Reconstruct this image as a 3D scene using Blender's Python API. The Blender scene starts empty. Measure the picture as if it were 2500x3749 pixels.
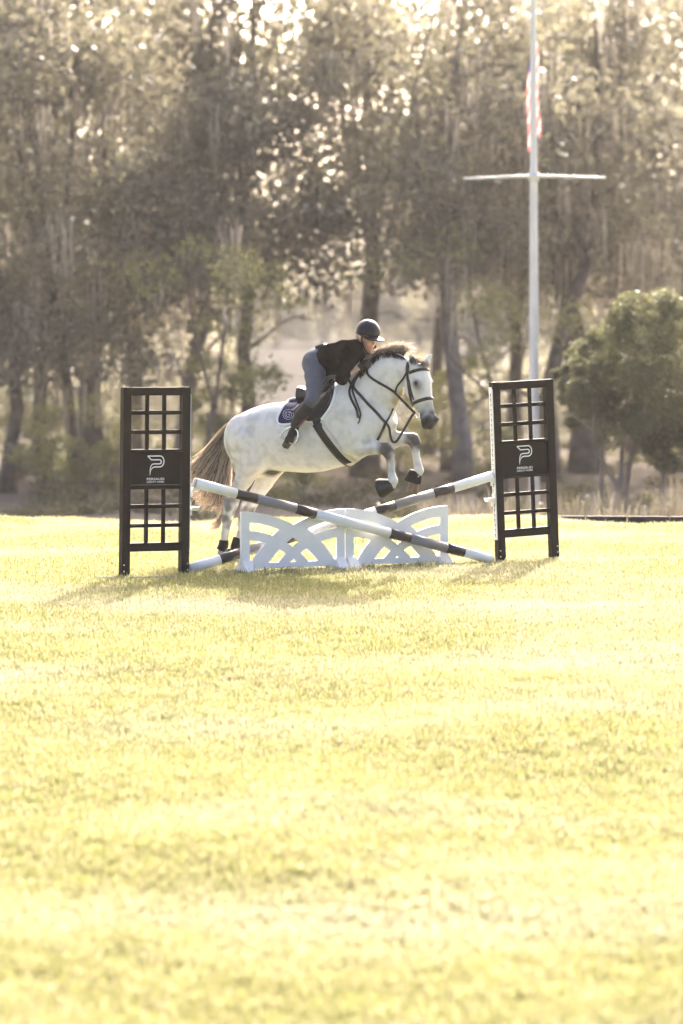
import bpy, bmesh, math, random
import numpy as np
from mathutils import Vector, Matrix, noise as mnoise
from mathutils.geometry import delaunay_2d_cdt

R = math.radians
scene = bpy.context.scene
COL = scene.collection
rng = np.random.default_rng(7)
random.seed(7)

# ------------------------------------------------------------------ camera
F = 12540.0      # focal length in photograph pixels
HY = 1078.0      # eye level row
EYE = 2.7
cam = bpy.data.cameras.new('camera')
cam.sensor_fit = 'VERTICAL'
cam.sensor_height = 36.0
cam.sensor_width = 24.0
cam.lens = 36.0 * F / 3749.0
cam.shift_y = -(1874.5 - HY) / 3749.0
cam.clip_start = 0.5
cam.clip_end = 6000
cam.dof.use_dof = True
cam.dof.focus_distance = 33.7
cam.dof.aperture_fstop = cam.lens / 1000.0 / 0.088
cam.dof.aperture_blades = 9
cam_o = bpy.data.objects.new('camera', cam)
COL.objects.link(cam_o)
cam_o.location = (0, 0, EYE)
cam_o.rotation_euler = (R(90), 0, 0)
scene.camera = cam_o

# ------------------------------------------------------------------ sky, sun, exposure
SUN_EL, SUN_AZ = R(31.5), R(11)          # azimuth measured from +Y towards +X
world = bpy.data.worlds.new('World')
scene.world = world
world.use_nodes = True
wn = world.node_tree
bg = wn.nodes['Background']
sky = wn.nodes.new('ShaderNodeTexSky')
sky.sky_type = 'NISHITA'
sky.sun_disc = False
sky.sun_elevation = SUN_EL
sky.sun_rotation = SUN_AZ
sky.air_density = 0.55
sky.dust_density = 8.0
sky.ozone_density = 0.0
wn.links.new(sky.outputs[0], bg.inputs[0])
bg.inputs[1].default_value = 0.15
sl = bpy.data.lights.new('sun', 'SUN')
sl.energy = 2.6
sl.angle = R(0.6)
sl.color = (1.0, 0.92, 0.81)
sun = bpy.data.objects.new('sun', sl)
COL.objects.link(sun)
sd = Vector((math.sin(SUN_AZ) * math.cos(SUN_EL), math.cos(SUN_AZ) * math.cos(SUN_EL), math.sin(SUN_EL)))
sun.rotation_euler = (-sd).to_track_quat('-Z', 'Y').to_euler()
sun.location = (0, 60, 60)
vs = scene.view_settings
vs.view_transform = 'Standard'
vs.look = 'None'
vs.exposure = 2.22
vs.gamma = 1.0
vs.use_curve_mapping = False
cy = scene.cycles
cy.use_denoising = True
cy.use_adaptive_sampling = True
cy.adaptive_threshold = 0.02
cy.max_bounces = 6
cy.diffuse_bounces = 3
cy.glossy_bounces = 2
cy.transmission_bounces = 4
cy.volume_bounces = 0
cy.transparent_max_bounces = 4
cy.caustics_reflective = False
cy.caustics_refractive = False

# ------------------------------------------------------------------ helpers
def at(px, py, Y):
    return np.array(((px - 1250) / F * Y, Y, EYE - (py - HY) / F * Y))

def tag(o, label=None, cat=None, group=None, kind=None):
    if label: o['label'] = label
    if cat: o['category'] = cat
    if group: o['group'] = group
    if kind: o['kind'] = kind
    return o

def empty(name, loc, label=None, cat=None, group=None):
    o = bpy.data.objects.new(name, None)
    o.location = tuple(float(v) for v in loc)
    o.empty_display_size = 0.2
    COL.objects.link(o)
    return tag(o, label, cat, group)

def wloc(o):
    v = np.zeros(3)
    while o is not None:
        v += np.array(o.location)
        o = o.parent
    return v

def mesh_data(name, V, faces, smooth=False, col=None):
    """faces: (N,3)/(N,4) int array, or list of lists"""
    V = np.asarray(V, dtype=np.float32)
    me = bpy.data.meshes.new(name)
    if isinstance(faces, np.ndarray):
        n, k = faces.shape
        me.vertices.add(len(V))
        me.vertices.foreach_set('co', V.ravel())
        me.loops.add(n * k)
        me.loops.foreach_set('vertex_index', faces.astype(np.int32).ravel())
        me.polygons.add(n)
        me.polygons.foreach_set('loop_start', np.arange(0, n * k, k, dtype=np.int32))
        me.polygons.foreach_set('loop_total', np.full(n, k, dtype=np.int32))
        me.update(calc_edges=True)
    else:
        me.from_pydata([tuple(v) for v in V.tolist()], [], [list(map(int, f)) for f in faces])
    if smooth:
        me.polygons.foreach_set('use_smooth', np.ones(len(me.polygons), dtype=bool))
    if col is not None:
        a = me.color_attributes.new('Col', 'FLOAT_COLOR', 'POINT')
        c = np.ones((len(V), 4), dtype=np.float32)
        c[:, :3] = col
        a.data.foreach_set('color', c.ravel())
    me.validate()
    return me

def obj(name, V, faces, mat, parent=None, smooth=False, col=None, world=True):
    """a mesh object; V in world coordinates, stored relative to its parent (or to its own base)"""
    V = np.asarray(V, dtype=np.float64)
    if parent is not None:
        off = wloc(parent)
        loc = np.zeros(3)
    else:
        lo, hi = V.min(0), V.max(0)
        loc = np.array(((lo[0] + hi[0]) / 2, (lo[1] + hi[1]) / 2, lo[2]))
        off = loc
    me = mesh_data(name, V - off if world else V, faces, smooth, col)
    o = bpy.data.objects.new(name, me)
    COL.objects.link(o)
    o.location = tuple(loc)
    if mat is not None: me.materials.append(mat)
    if parent is not None: o.parent = parent
    return o

class MB:
    """collects simple solids into one mesh"""
    def __init__(s): s.V, s.F = [], []
    def add(s, V, Fc):
        n = len(s.V)
        s.V += [tuple(map(float, v)) for v in V]
        s.F += [[int(i) + n for i in f] for f in Fc]
        return s
    def box(s, c, ax, ay, az, bevel=0.0):
        """box about c with half-axis vectors ax, ay, az"""
        c, ax, ay, az = map(np.array, (c, ax, ay, az))
        if bevel <= 0:
            V = [c + i * ax + j * ay + k * az for k in (-1, 1) for j in (-1, 1) for i in (-1, 1)]
            return s.add(V, [(0, 2, 3, 1), (4, 5, 7, 6), (0, 1, 5, 4), (2, 6, 7, 3), (0, 4, 6, 2), (1, 3, 7, 5)])
        L = [np.linalg.norm(v) for v in (ax, ay, az)]
        A = [v / l for v, l in zip((ax, ay, az), L)]
        b = min(bevel, min(L) * 0.45)
        bm = bmesh.new()
        bmesh.ops.create_cube(bm, size=2)
        for v in bm.verts:
            v.co = Vector((v.co.x * L[0], v.co.y * L[1], v.co.z * L[2]))
        bmesh.ops.bevel(bm, geom=list(bm.edges), offset=b, segments=1, affect='EDGES', profile=0.5)
        bm.verts.index_update()
        V = [c + v.co.x * A[0] + v.co.y * A[1] + v.co.z * A[2] for v in bm.verts]
        Fc = [[v.index for v in f.verts] for f in bm.faces]
        bm.free()
        return s.add(V, Fc)
    def tube(s, pts, rad, n=10, cap=True):
        V, Fc = tube_mesh(pts, rad, n, cap)
        return s.add(V, Fc)
    def build(s, name, mat, parent=None, smooth=False, col=None):
        return obj(name, np.array(s.V), s.F, mat, parent, smooth, col)

def frames(pts):
    pts = np.asarray(pts, float)
    T = np.gradient(pts, axis=0)
    T /= np.linalg.norm(T, axis=1)[:, None] + 1e-12
    up = np.array((0, 0, 1.0))
    if abs(T[0] @ up) > 0.9: up = np.array((1.0, 0, 0))
    U = np.zeros_like(T); W = np.zeros_like(T)
    u = up - (up @ T[0]) * T[0]
    for i in range(len(pts)):
        u = u - (u @ T[i]) * T[i]
        u /= np.linalg.norm(u) + 1e-12
        U[i] = u; W[i] = np.cross(T[i], u)
    return T, U, W

def tube_mesh(pts, rad, n=10, cap=True):
    pts = np.asarray(pts, float)
    rad = np.broadcast_to(np.asarray(rad, float), (len(pts),))
    T, U, W = frames(pts)
    a = np.arange(n) / n * 2 * math.pi
    V = (pts[:, None, :] + rad[:, None, None] * (np.cos(a)[None, :, None] * U[:, None, :] + np.sin(a)[None, :, None] * W[:, None, :])).reshape(-1, 3)
    Fc = []
    for i in range(len(pts) - 1):
        for j in range(n):
            k = (j + 1) % n
            Fc.append([i * n + j, i * n + k, (i + 1) * n + k, (i + 1) * n + j])
    if cap:
        Fc.append(list(range(n))[::-1])
        Fc.append([(len(pts) - 1) * n + j for j in range(n)])
    return V, Fc

def spline(pts, n):
    """Catmull-Rom through the rows of pts (any width), n samples"""
    P = np.asarray(pts, float)
    if len(P) == 2:
        t = np.linspace(0, 1, n)[:, None]
        return P[0] * (1 - t) + P[1] * t
    Q = np.vstack([2 * P[0] - P[1], P, 2 * P[-1] - P[-2]])
    t = np.linspace(0, len(P) - 1 - 1e-9, n)
    i = t.astype(int); f = (t - i)[:, None]
    a, b, c, d = Q[i], Q[i + 1], Q[i + 2], Q[i + 3]
    return 0.5 * (2 * b + (c - a) * f + (2 * a - 5 * b + 4 * c - d) * f ** 2 + (3 * b - a - 3 * c + d) * f ** 3)

# ------------------------------------------------------------------ materials
def nodes_of(m):
    m.use_nodes = True
    return m.node_tree, m.node_tree.nodes['Principled BSDF']

def mat(name, c, rough=0.6, var=0.12, scale=8.0, spec=0.4, metal=0.0, bump=0.0, bscale=60.0, attr=False, coat=0.0, wear=None):
    """principled surface whose colour is broken up by noise; attr: multiply by the mesh's own colours"""
    m = bpy.data.materials.new(name)
    nt, b = nodes_of(m)
    N, L = nt.nodes, nt.links
    tc = N.new('ShaderNodeTexCoord')
    nz = N.new('ShaderNodeTexNoise'); nz.inputs['Scale'].default_value = scale
    nz.inputs['Detail'].default_value = 6
    L.new(tc.outputs['Object'], nz.inputs['Vector'])
    rp = N.new('ShaderNodeMapRange')
    rp.inputs['From Min'].default_value = 0.3; rp.inputs['From Max'].default_value = 0.7
    rp.inputs['To Min'].default_value = 1 - var; rp.inputs['To Max'].default_value = 1 + var
    L.new(nz.outputs['Fac'], rp.inputs['Value'])
    mx = N.new('ShaderNodeVectorMath'); mx.operation = 'SCALE'
    if attr:
        at_ = N.new('ShaderNodeAttribute'); at_.attribute_name = 'Col'
        L.new(at_.outputs['Color'], mx.inputs[0])
    else:
        mx.inputs[0].default_value = c
    L.new(rp.outputs[0], mx.inputs['Scale'])
    out = mx.outputs[0]
    if wear:
        n2 = N.new('ShaderNodeTexNoise'); n2.inputs['Scale'].default_value = wear[1]; n2.inputs['Detail'].default_value = 8
        L.new(tc.outputs['Object'], n2.inputs['Vector'])
        r2 = N.new('ShaderNodeMapRange'); r2.inputs['From Min'].default_value = wear[2]; r2.inputs['From Max'].default_value = wear[2] + 0.12
        L.new(n2.outputs['Fac'], r2.inputs['Value'])
        mm = N.new('ShaderNodeMix'); mm.data_type = 'RGBA'
        L.new(r2.outputs[0], mm.inputs['Factor']); L.new(out, mm.inputs['A'])
        mm.inputs['B'].default_value = (*wear[0], 1)
        out = mm.outputs['Result']
    L.new(out, b.inputs['Base Color'])
    b.inputs['Roughness'].default_value = rough
    b.inputs['Metallic'].default_value = metal
    b.inputs['Specular IOR Level'].default_value = spec
    b.inputs['Coat Weight'].default_value = coat
    if bump:
        n3 = N.new('ShaderNodeTexNoise'); n3.inputs['Scale'].default_value = bscale; n3.inputs['Detail'].default_value = 5
        L.new(tc.outputs['Object'], n3.inputs['Vector'])
        bp = N.new('ShaderNodeBump'); bp.inputs['Strength'].default_value = bump; bp.inputs['Distance'].default_value = 0.01
        L.new(n3.outputs['Fac'], bp.inputs['Height']); L.new(bp.outputs[0], b.inputs['Normal'])
    return m

def leafmat(name, c, trans=0.5, tcol=None, var=0.35, scale=0.6, rough=0.5, attr=False, spec=0.3):
    """thin leaf / blade / hair surface: reflects and lets light through"""
    m = bpy.data.materials.new(name)
    nt, b = nodes_of(m)
    N, L = nt.nodes, nt.links
    geo = N.new('ShaderNodeNewGeometry')
    nz = N.new('ShaderNodeTexNoise'); nz.inputs['Scale'].default_value = scale; nz.inputs['Detail'].default_value = 4
    L.new(geo.outputs['Position'], nz.inputs['Vector'])
    rp = N.new('ShaderNodeMapRange')
    rp.inputs['From Min'].default_value = 0.3; rp.inputs['From Max'].default_value = 0.7
    rp.inputs['To Min'].default_value = 1 - var; rp.inputs['To Max'].default_value = 1 + var
    L.new(nz.outputs['Fac'], rp.inputs['Value'])
    def scaled(col):
        mx = N.new('ShaderNodeVectorMath'); mx.operation = 'SCALE'
        if attr:
            a_ = N.new('ShaderNodeAttribute'); a_.attribute_name = 'Col'
            mu = N.new('ShaderNodeVectorMath'); mu.operation = 'MULTIPLY'
            L.new(a_.outputs['Color'], mu.inputs[0]); mu.inputs[1].default_value = col
            L.new(mu.outputs[0], mx.inputs[0])
        else:
            mx.inputs[0].default_value = col
        L.new(rp.outputs[0], mx.inputs['Scale'])
        return mx.outputs[0]
    L.new(scaled(c), b.inputs['Base Color'])
    b.inputs['Roughness'].default_value = rough
    b.inputs['Specular IOR Level'].default_value = spec
    tr = N.new('ShaderNodeBsdfTranslucent')
    L.new(scaled(tcol or c), tr.inputs['Color'])
    ms = N.new('ShaderNodeMixShader'); ms.inputs[0].default_value = trans
    L.new(b.outputs[0], ms.inputs[1]); L.new(tr.outputs[0], ms.inputs[2])
    L.new(ms.outputs[0], N['Material Output'].inputs['Surface'])
    return m

# ------------------------------------------------------------------ implicit bodies
def smin(a, b, k):
    h = np.clip(0.5 + 0.5 * (b - a) / k, 0, 1)
    return b * (1 - h) + a * h - k * h * (1 - h)

def sd_cap(Pt, A, B, ra, rb, sc=(1, 1, 1)):
    """tapered capsule; sc stretches space per axis before measuring (a flattened limb)"""
    s = np.asarray(sc, float)
    p = (Pt - A) * s; b = (np.asarray(B) - A) * s
    t = np.clip((p @ b) / (b @ b + 1e-12), 0, 1)
    return (np.linalg.norm(p - t[:, None] * b, axis=1) - (ra + (rb - ra) * t)) / max(1.0, s.max())

def sd_ell(Pt, c, r, M=None):
    p = Pt - c
    if M is not None: p = p @ M
    r = np.asarray(r, float)
    k0 = np.linalg.norm(p / r, axis=1); k1 = np.linalg.norm(p / (r * r), axis=1)
    return k0 * (k0 - 1) / (k1 + 1e-9)

def sd_loft(Pt, o, ax, lat, fwd, S, cen, hl, hf, ex):
    """sections along ax: centre offset cen along fwd, half sizes hl (lateral) and hf (along fwd)"""
    p = Pt - o
    s = p @ ax; l = p @ lat; v = p @ fwd
    sc_ = np.clip(s, S[0], S[-1])
    c = np.interp(sc_, S, cen); a = np.interp(sc_, S, hl); b = np.interp(sc_, S, hf)
    q = (np.abs(l / a) ** ex + np.abs((v - c) / b) ** ex) ** (1 / ex)
    d = (q - 1) * np.minimum(a, b)
    e = np.abs(s - sc_)
    return np.where(e > 0, np.sqrt(np.maximum(d, 0) ** 2 + e ** 2) + np.minimum(d, 0), d)

def surface_nets(fn, lo, hi, h):
    """polygonise fn(points)<0 on a grid: coarse pass first, fine only near the surface"""
    lo = np.asarray(lo, float); hi = np.asarray(hi, float)
    C = 4
    n = np.ceil((hi - lo) / (h * C)).astype(int) + 1
    ax = [lo[i] + np.arange(n[i]) * h * C for i in range(3)]
    G = np.stack(np.meshgrid(*ax, indexing='ij'), -1).reshape(-1, 3)
    dc = fn(G).reshape(n)
    nf = (n - 1) * C + 1
    # nearest coarse value for every fine node
    idx = [np.rint(np.arange(nf[i]) / C).astype(int) for i in range(3)]
    f = dc[np.ix_(*idx)].copy()
    near = np.abs(f) < h * C * 2.2
    I = np.argwhere(near)
    vals = np.empty(len(I))
    for s in range(0, len(I), 200000):
        vals[s:s + 200000] = fn(lo + I[s:s + 200000] * h)
    f[near] = vals
    ins = f < 0
    cs = [slice(None, -1), slice(1, None)]
    cnt = np.zeros(nf - 1, int)
    for a in cs:
        for b in cs:
            for c in cs:
                cnt += ins[a, b, c]
    cell = (cnt > 0) & (cnt < 8)
    ci = np.argwhere(cell)
    vid = -np.ones(nf - 1, int)
    vid[cell] = np.arange(len(ci))
    acc = np.zeros((len(ci), 3)); num = np.zeros(len(ci))
    corners = [(a, b, c) for a in (0, 1) for b in (0, 1) for c in (0, 1)]
    for A in corners:
        for B in corners:
            if sum(B) - sum(A) == 1 and all(y >= x for x, y in zip(A, B)):
                fa = f[ci[:, 0] + A[0], ci[:, 1] + A[1], ci[:, 2] + A[2]]
                fb = f[ci[:, 0] + B[0], ci[:, 1] + B[1], ci[:, 2] + B[2]]
                m = (fa < 0) != (fb < 0)
                t = np.where(m, fa / (fa - fb + 1e-20), 0)
                pos = np.array(A) + t[:, None] * (np.array(B) - np.array(A))
                acc[m] += pos[m]; num[m] += 1
    V = lo + (ci + acc / np.maximum(num, 1)[:, None]) * h
    quads = []
    for d in range(3):
        a, b = [(1, 2), (2, 0), (0, 1)][d]
        s0 = [slice(None)] * 3; s1 = [slice(None)] * 3
        s0[d] = slice(None, -1); s1[d] = slice(1, None)
        x = ins[tuple(s0)] != ins[tuple(s1)]
        E = np.argwhere(x)
        E = E[(E[:, a] > 0) & (E[:, b] > 0) & (E[:, a] < nf[a] - 1) & (E[:, b] < nf[b] - 1)]
        flip = ins[E[:, 0], E[:, 1], E[:, 2]]
        def cv(da, db):
            q = E.copy(); q[:, a] += da; q[:, b] += db
            return vid[q[:, 0], q[:, 1], q[:, 2]]
        Q = np.stack([cv(-1, -1), cv(0, -1), cv(0, 0), cv(-1, 0)], 1)
        Q[~flip] = Q[~flip][:, ::-1]
        quads.append(Q)
    Q = np.vstack(quads)
    Q = Q[(Q >= 0).all(1)]
    # light smoothing to hide the lattice
    for it in range(2):
        S_ = np.zeros_like(V); c_ = np.zeros(len(V))
        for i in range(4):
            np.add.at(S_, Q[:, i], V[Q[:, (i + 1) % 4]] + V[Q[:, (i - 1) % 4]])
            np.add.at(c_, Q[:, i], 2)
        V = 0.5 * V + 0.5 * S_ / np.maximum(c_, 1)[:, None]
    return V, Q

def vnoise(P, s, seed=0.0):
    return np.array([mnoise.noise(Vector((p[0] * s + seed, p[1] * s + seed * 2, p[2] * s))) for p in P])
# ------------------------------------------------------------------ ground
_gy = np.array([-80, 0, 8, 16, 22, 28, 31.5, 34, 38, 41.5, 44, 48, 54, 60, 80, 120, 250, 3000], float)
_gz = np.array([-1.5, -1.2, -1.0, -0.70, -0.40, -0.10, -0.01, 0, -0.015, -0.075, -0.22, -0.60, -1.1, -1.45, -1.85, -2.2, -2.4, -2.4], float)
def gz(x, y):
    x = np.asarray(x, float); y = np.asarray(y, float)
    z = sum(np.interp(y + o, _gy, _gz) for o in (-1.5, -0.75, 0, 0.75, 1.5)) / 5
    far = np.clip((np.hypot(x, y - 33.8) - 3.0) / 5.0, 0, 1)
    und = 0.045 * np.sin(0.9 * x + 0.35 * y + 1.0) * np.sin(0.7 * y + 0.5) + 0.03 * np.sin(1.9 * x - 0.8 * y) + 0.02 * np.sin(2.7 * y + 1.3 * x)
    return z + und * far

def grid_mesh(xs, ys):
    X, Y = np.meshgrid(xs, ys, indexing='ij')
    V = np.stack([X, Y, gz(X, Y)], -1).reshape(-1, 3)
    n, m = len(xs), len(ys)
    i, j = np.meshgrid(np.arange(n - 1), np.arange(m - 1), indexing='ij')
    a = (i * m + j).ravel()
    return V, np.stack([a, a + m, a + m + 1, a + 1], 1)

gm = bpy.data.materials.new('lawn_soil')
nt, b = nodes_of(gm)
N, L = nt.nodes, nt.links
geo = N.new('ShaderNodeNewGeometry')
sep = N.new('ShaderNodeSeparateXYZ'); L.new(geo.outputs['Position'], sep.inputs[0])
n1 = N.new('ShaderNodeTexNoise'); n1.inputs['Scale'].default_value = 0.8; n1.inputs['Detail'].default_value = 8
n2 = N.new('ShaderNodeTexNoise'); n2.inputs['Scale'].default_value = 14; n2.inputs['Detail'].default_value = 6
L.new(geo.outputs['Position'], n1.inputs['Vector']); L.new(geo.outputs['Position'], n2.inputs['Vector'])
r1 = N.new('ShaderNodeValToRGB')
r1.color_ramp.elements[0].position = 0.35; r1.color_ramp.elements[0].color = (0.31, 0.31, 0.125, 1)
r1.color_ramp.elements[1].position = 0.68; r1.color_ramp.elements[1].color = (0.36, 0.33, 0.16, 1)
L.new(n1.outputs['Fac'], r1.inputs['Fac'])
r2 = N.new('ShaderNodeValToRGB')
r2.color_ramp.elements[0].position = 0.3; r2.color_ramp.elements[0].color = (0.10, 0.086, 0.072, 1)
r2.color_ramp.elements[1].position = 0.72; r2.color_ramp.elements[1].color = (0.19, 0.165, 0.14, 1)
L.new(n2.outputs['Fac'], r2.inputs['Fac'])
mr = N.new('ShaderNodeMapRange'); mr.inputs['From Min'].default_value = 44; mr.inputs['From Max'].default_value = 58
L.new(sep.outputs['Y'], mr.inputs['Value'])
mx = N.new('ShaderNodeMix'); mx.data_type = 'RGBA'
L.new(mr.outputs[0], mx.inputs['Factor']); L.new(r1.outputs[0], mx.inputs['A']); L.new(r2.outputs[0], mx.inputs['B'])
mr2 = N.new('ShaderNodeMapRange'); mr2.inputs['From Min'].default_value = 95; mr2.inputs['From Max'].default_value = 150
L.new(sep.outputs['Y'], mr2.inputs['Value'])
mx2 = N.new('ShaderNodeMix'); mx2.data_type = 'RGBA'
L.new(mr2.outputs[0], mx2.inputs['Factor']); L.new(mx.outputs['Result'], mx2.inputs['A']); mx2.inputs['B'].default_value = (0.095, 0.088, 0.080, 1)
L.new(mx2.outputs['Result'], b.inputs['Base Color'])
b.inputs['Roughness'].default_value = 1.0; b.inputs['Specular IOR Level'].default_value = 0.0
bp = N.new('ShaderNodeBump'); bp.inputs['Distance'].default_value = 0.05; bp.inputs['Strength'].default_value = 0.6
L.new(n2.outputs['Fac'], bp.inputs['Height']); L.new(bp.outputs[0], b.inputs['Normal'])

xs = np.unique(np.concatenate([np.linspace(-8, 8, 65), np.linspace(-40, 40, 41), np.linspace(-800, 800, 41)]))
ys = np.unique(np.concatenate([np.linspace(8, 62, 109), np.linspace(-60, 8, 18), np.linspace(62, 160, 30), np.linspace(160, 950, 30)]))
V, Fq = grid_mesh(xs, ys)
g = obj('ground', V, Fq, gm, smooth=True)
tag(g, 'pale mown field rising gently to a crest, shaded leaf litter under the trees beyond', 'ground', kind='structure')

# ------------------------------------------------------------------ grass (nobody could count it)
def patchy(m, col, scale, lo, hi):
    nt = m.node_tree; N, L = nt.nodes, nt.links
    geo = N.new('ShaderNodeNewGeometry'); mp = N.new('ShaderNodeMapping'); mp.inputs['Scale'].default_value = (scale * .6, scale * 1.3, scale)
    nz = N.new('ShaderNodeTexNoise'); nz.inputs['Scale'].default_value = 1.0; nz.inputs['Detail'].default_value = 5
    L.new(geo.outputs['Position'], mp.inputs['Vector']); L.new(mp.outputs[0], nz.inputs['Vector'])
    mr = N.new('ShaderNodeMapRange'); mr.inputs['From Min'].default_value = lo; mr.inputs['From Max'].default_value = hi; mr.inputs['To Max'].default_value = .75
    L.new(nz.outputs['Fac'], mr.inputs['Value'])
    for n_, sock in ((N['Principled BSDF'], 'Base Color'), ([q for q in N if q.type == 'BSDF_TRANSLUCENT'][0], 'Color')):
        src = n_.inputs[sock].links[0].from_socket
        mx = N.new('ShaderNodeMix'); mx.data_type = 'RGBA'
        L.new(mr.outputs[0], mx.inputs['Factor']); L.new(src, mx.inputs['A']); mx.inputs['B'].default_value = (*col, 1)
        L.new(mx.outputs['Result'], n_.inputs[sock])
    return m
gmat = leafmat('grass_blades', (0.64, 0.86, 0.50), trans=0.68, tcol=(0.80, 0.755, 0.83), var=0.07, scale=1.6, rough=0.55, attr=True, spec=0.25)
patchy(gmat, (0.395, 0.372, 0.29), .40, .45, .74)
def make_clump(k, n, rad, h0, h1, pal):
    rr = np.random.default_rng(100 + k)
    V, Fc, C = [], [], []
    for i in range(n):
        a, r = rr.uniform(0, 2 * math.pi), rad * math.sqrt(rr.uniform())
        bx, by = r * math.cos(a), r * math.sin(a)
        h = rr.uniform(h0, h1); w = rr.uniform(0.0028, 0.0052)
        d = rr.uniform(0, 2 * math.pi); lean = rr.uniform(0.1, 0.75) * h
        f = rr.uniform(0, math.pi); wx, wy = w * math.cos(f), w * math.sin(f)
        mx_, my_ = bx + lean * 0.35 * math.cos(d), by + lean * 0.35 * math.sin(d)
        tx, ty = bx + lean * math.cos(d), by + lean * math.sin(d)
        n0 = len(V)
        V += [(bx - wx, by - wy, -0.01), (bx + wx, by + wy, -0.01), (mx_ + wx * .8, my_ + wy * .8, h * .6), (mx_ - wx * .8, my_ - wy * .8, h * .6), (tx, ty, h * rr.uniform(.85, 1))]
        Fc += [[n0, n0 + 1, n0 + 2, n0 + 3], [n0 + 3, n0 + 2, n0 + 4]]
        c = np.array(pal[rr.integers(len(pal))]) * rr.uniform(.85, 1.15)
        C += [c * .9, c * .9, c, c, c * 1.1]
    me = mesh_data('grass_tuft', np.array(V), Fc, False, np.array(C))
    me.materials.append(gmat)
    return bpy.data.objects.new('grass_tuft', me)
green, lime, straw, cream = (0.25, 0.27, 0.090), (0.30, 0.31, 0.120), (0.39, 0.365, 0.195), (0.46, 0.43, 0.28)
tufts = bpy.data.collections.new('grass_tufts')
for k, pal in enumerate([(green, lime, lime, straw), (lime, straw, straw, lime), (straw, cream, lime, straw), (lime, lime, green, straw), (straw, lime, cream, lime)]):
    tufts.objects.link(make_clump(k, 28, 0.13, 0.016, 0.044 if k != 3 else 0.070, pal))

def grass_nodes(name, coll, density, smin_, smax_):
    ng = bpy.data.node_groups.new(name, 'GeometryNodeTree')
    ng.interface.new_socket('Geometry', in_out='INPUT', socket_type='NodeSocketGeometry')
    ng.interface.new_socket('Geometry', in_out='OUTPUT', socket_type='NodeSocketGeometry')
    n = ng.nodes; l = ng.links
    gi, go = n.new('NodeGroupInput'), n.new('NodeGroupOutput')
    dp = n.new('GeometryNodeDistributePointsOnFaces'); dp.inputs['Density'].default_value = density
    ci = n.new('GeometryNodeCollectionInfo'); ci.inputs['Collection'].default_value = coll
    ci.inputs['Separate Children'].default_value = True; ci.inputs['Reset Children'].default_value = True
    ip = n.new('GeometryNodeInstanceOnPoints'); ip.inputs['Pick Instance'].default_value = True
    rv = n.new('FunctionNodeRandomValue'); rv.data_type = 'FLOAT_VECTOR'
    rv.inputs[0].default_value = (-0.12, -0.12, 0); rv.inputs[1].default_value = (0.12, 0.12, 6.283)
    rs_ = n.new('FunctionNodeRandomValue'); rs_.data_type = 'FLOAT'
    rs_.inputs[2].default_value = smin_; rs_.inputs[3].default_value = smax_
    l.new(gi.outputs[0], dp.inputs['Mesh']); l.new(dp.outputs['Points'], ip.inputs['Points'])
    l.new(ci.outputs[0], ip.inputs['Instance']); l.new(rv.outputs[0], ip.inputs['Rotation']); l.new(rs_.outputs[1], ip.inputs['Scale'])
    l.new(ip.outputs[0], go.inputs[0])
    return ng

gy_ = np.linspace(12.5, 44.5, 65)
gv, gf = [], []
for j, y in enumerate(gy_):
    hw = 0.1 * y + 2.0
    for i in range(21):
        x = -hw + 2 * hw * i / 20
        gv.append((x, y, float(gz(x, y))))
for j in range(64):
    for i in range(20):
        a = j * 21 + i
        gf.append([a, a + 1, a + 22, a + 21])
gr = obj('grass', np.array(gv), np.array(gf), gmat)
tag(gr, 'short sunlit yellow green lawn grass covering the field', 'grass', kind='stuff')
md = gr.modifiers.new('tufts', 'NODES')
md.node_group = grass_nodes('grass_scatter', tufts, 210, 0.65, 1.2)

# tall dry grass beyond the crest, behind the black standard
tall = bpy.data.collections.new('tall_tufts')
def make_tall(k):
    rr = np.random.default_rng(300 + k)
    V, Fc, C = [], [], []
    for i in range(34):
        bx, by = rr.normal(0, .12, 2)
        h = rr.uniform(.3, .85); w = rr.uniform(.004, .009); d = rr.uniform(0, 6.28); lean = rr.uniform(.05, .4) * h
        f = rr.uniform(0, 3.14); wx, wy = w * math.cos(f), w * math.sin(f)
        n0 = len(V)
        for t in (0, .5, .85):
            cx, cy_ = bx + lean * t * t * math.cos(d), by + lean * t * t * math.sin(d)
            V += [(cx - wx * (1 - .5 * t), cy_ - wy * (1 - .5 * t), h * t), (cx + wx * (1 - .5 * t), cy_ + wy * (1 - .5 * t), h * t)]
        V.append((bx + lean * math.cos(d), by + lean * math.sin(d), h))
        Fc += [[n0, n0 + 1, n0 + 3, n0 + 2], [n0 + 2, n0 + 3, n0 + 5, n0 + 4], [n0 + 4, n0 + 5, n0 + 6]]
        c = np.array([(.17, .15, .11), (.22, .19, .15), (.13, .135, .07), (.18, .145, .11)][rr.integers(4)]) * rr.uniform(.6, 1)
        C += [c] * 7
    me = mesh_data('tall_tuft', np.array(V), Fc, False, np.array(C)); me.materials.append(gmat)
    return bpy.data.objects.new('tall_tuft', me)
for k in range(3): tall.objects.link(make_tall(k))
tv, tf = [], []
for (x0, x1, y0, y1) in ((2.3, 8.5, 49.5, 57), (1.3, 2.6, 52, 58)):
    n0 = len(tv)
    for y in np.linspace(y0, y1, 6):
        for x in np.linspace(x0, x1, 6):
            tv.append((x, y, float(gz(x, y)) - .02))
    tf += [[n0 + j * 6 + i, n0 + j * 6 + i + 1, n0 + j * 6 + i + 7, n0 + j * 6 + i + 6] for j in range(5) for i in range(5)]
tg = obj('tall_grass', np.array(tv), np.array(tf), gmat)
tag(tg, 'tall dry seeding grass and weeds beyond the crest of the field', 'tall grass', kind='stuff')
md = tg.modifiers.new('tufts', 'NODES')
md.node_group = grass_nodes('tall_scatter', tall, 3.2, 0.5, 1.05)

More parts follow.
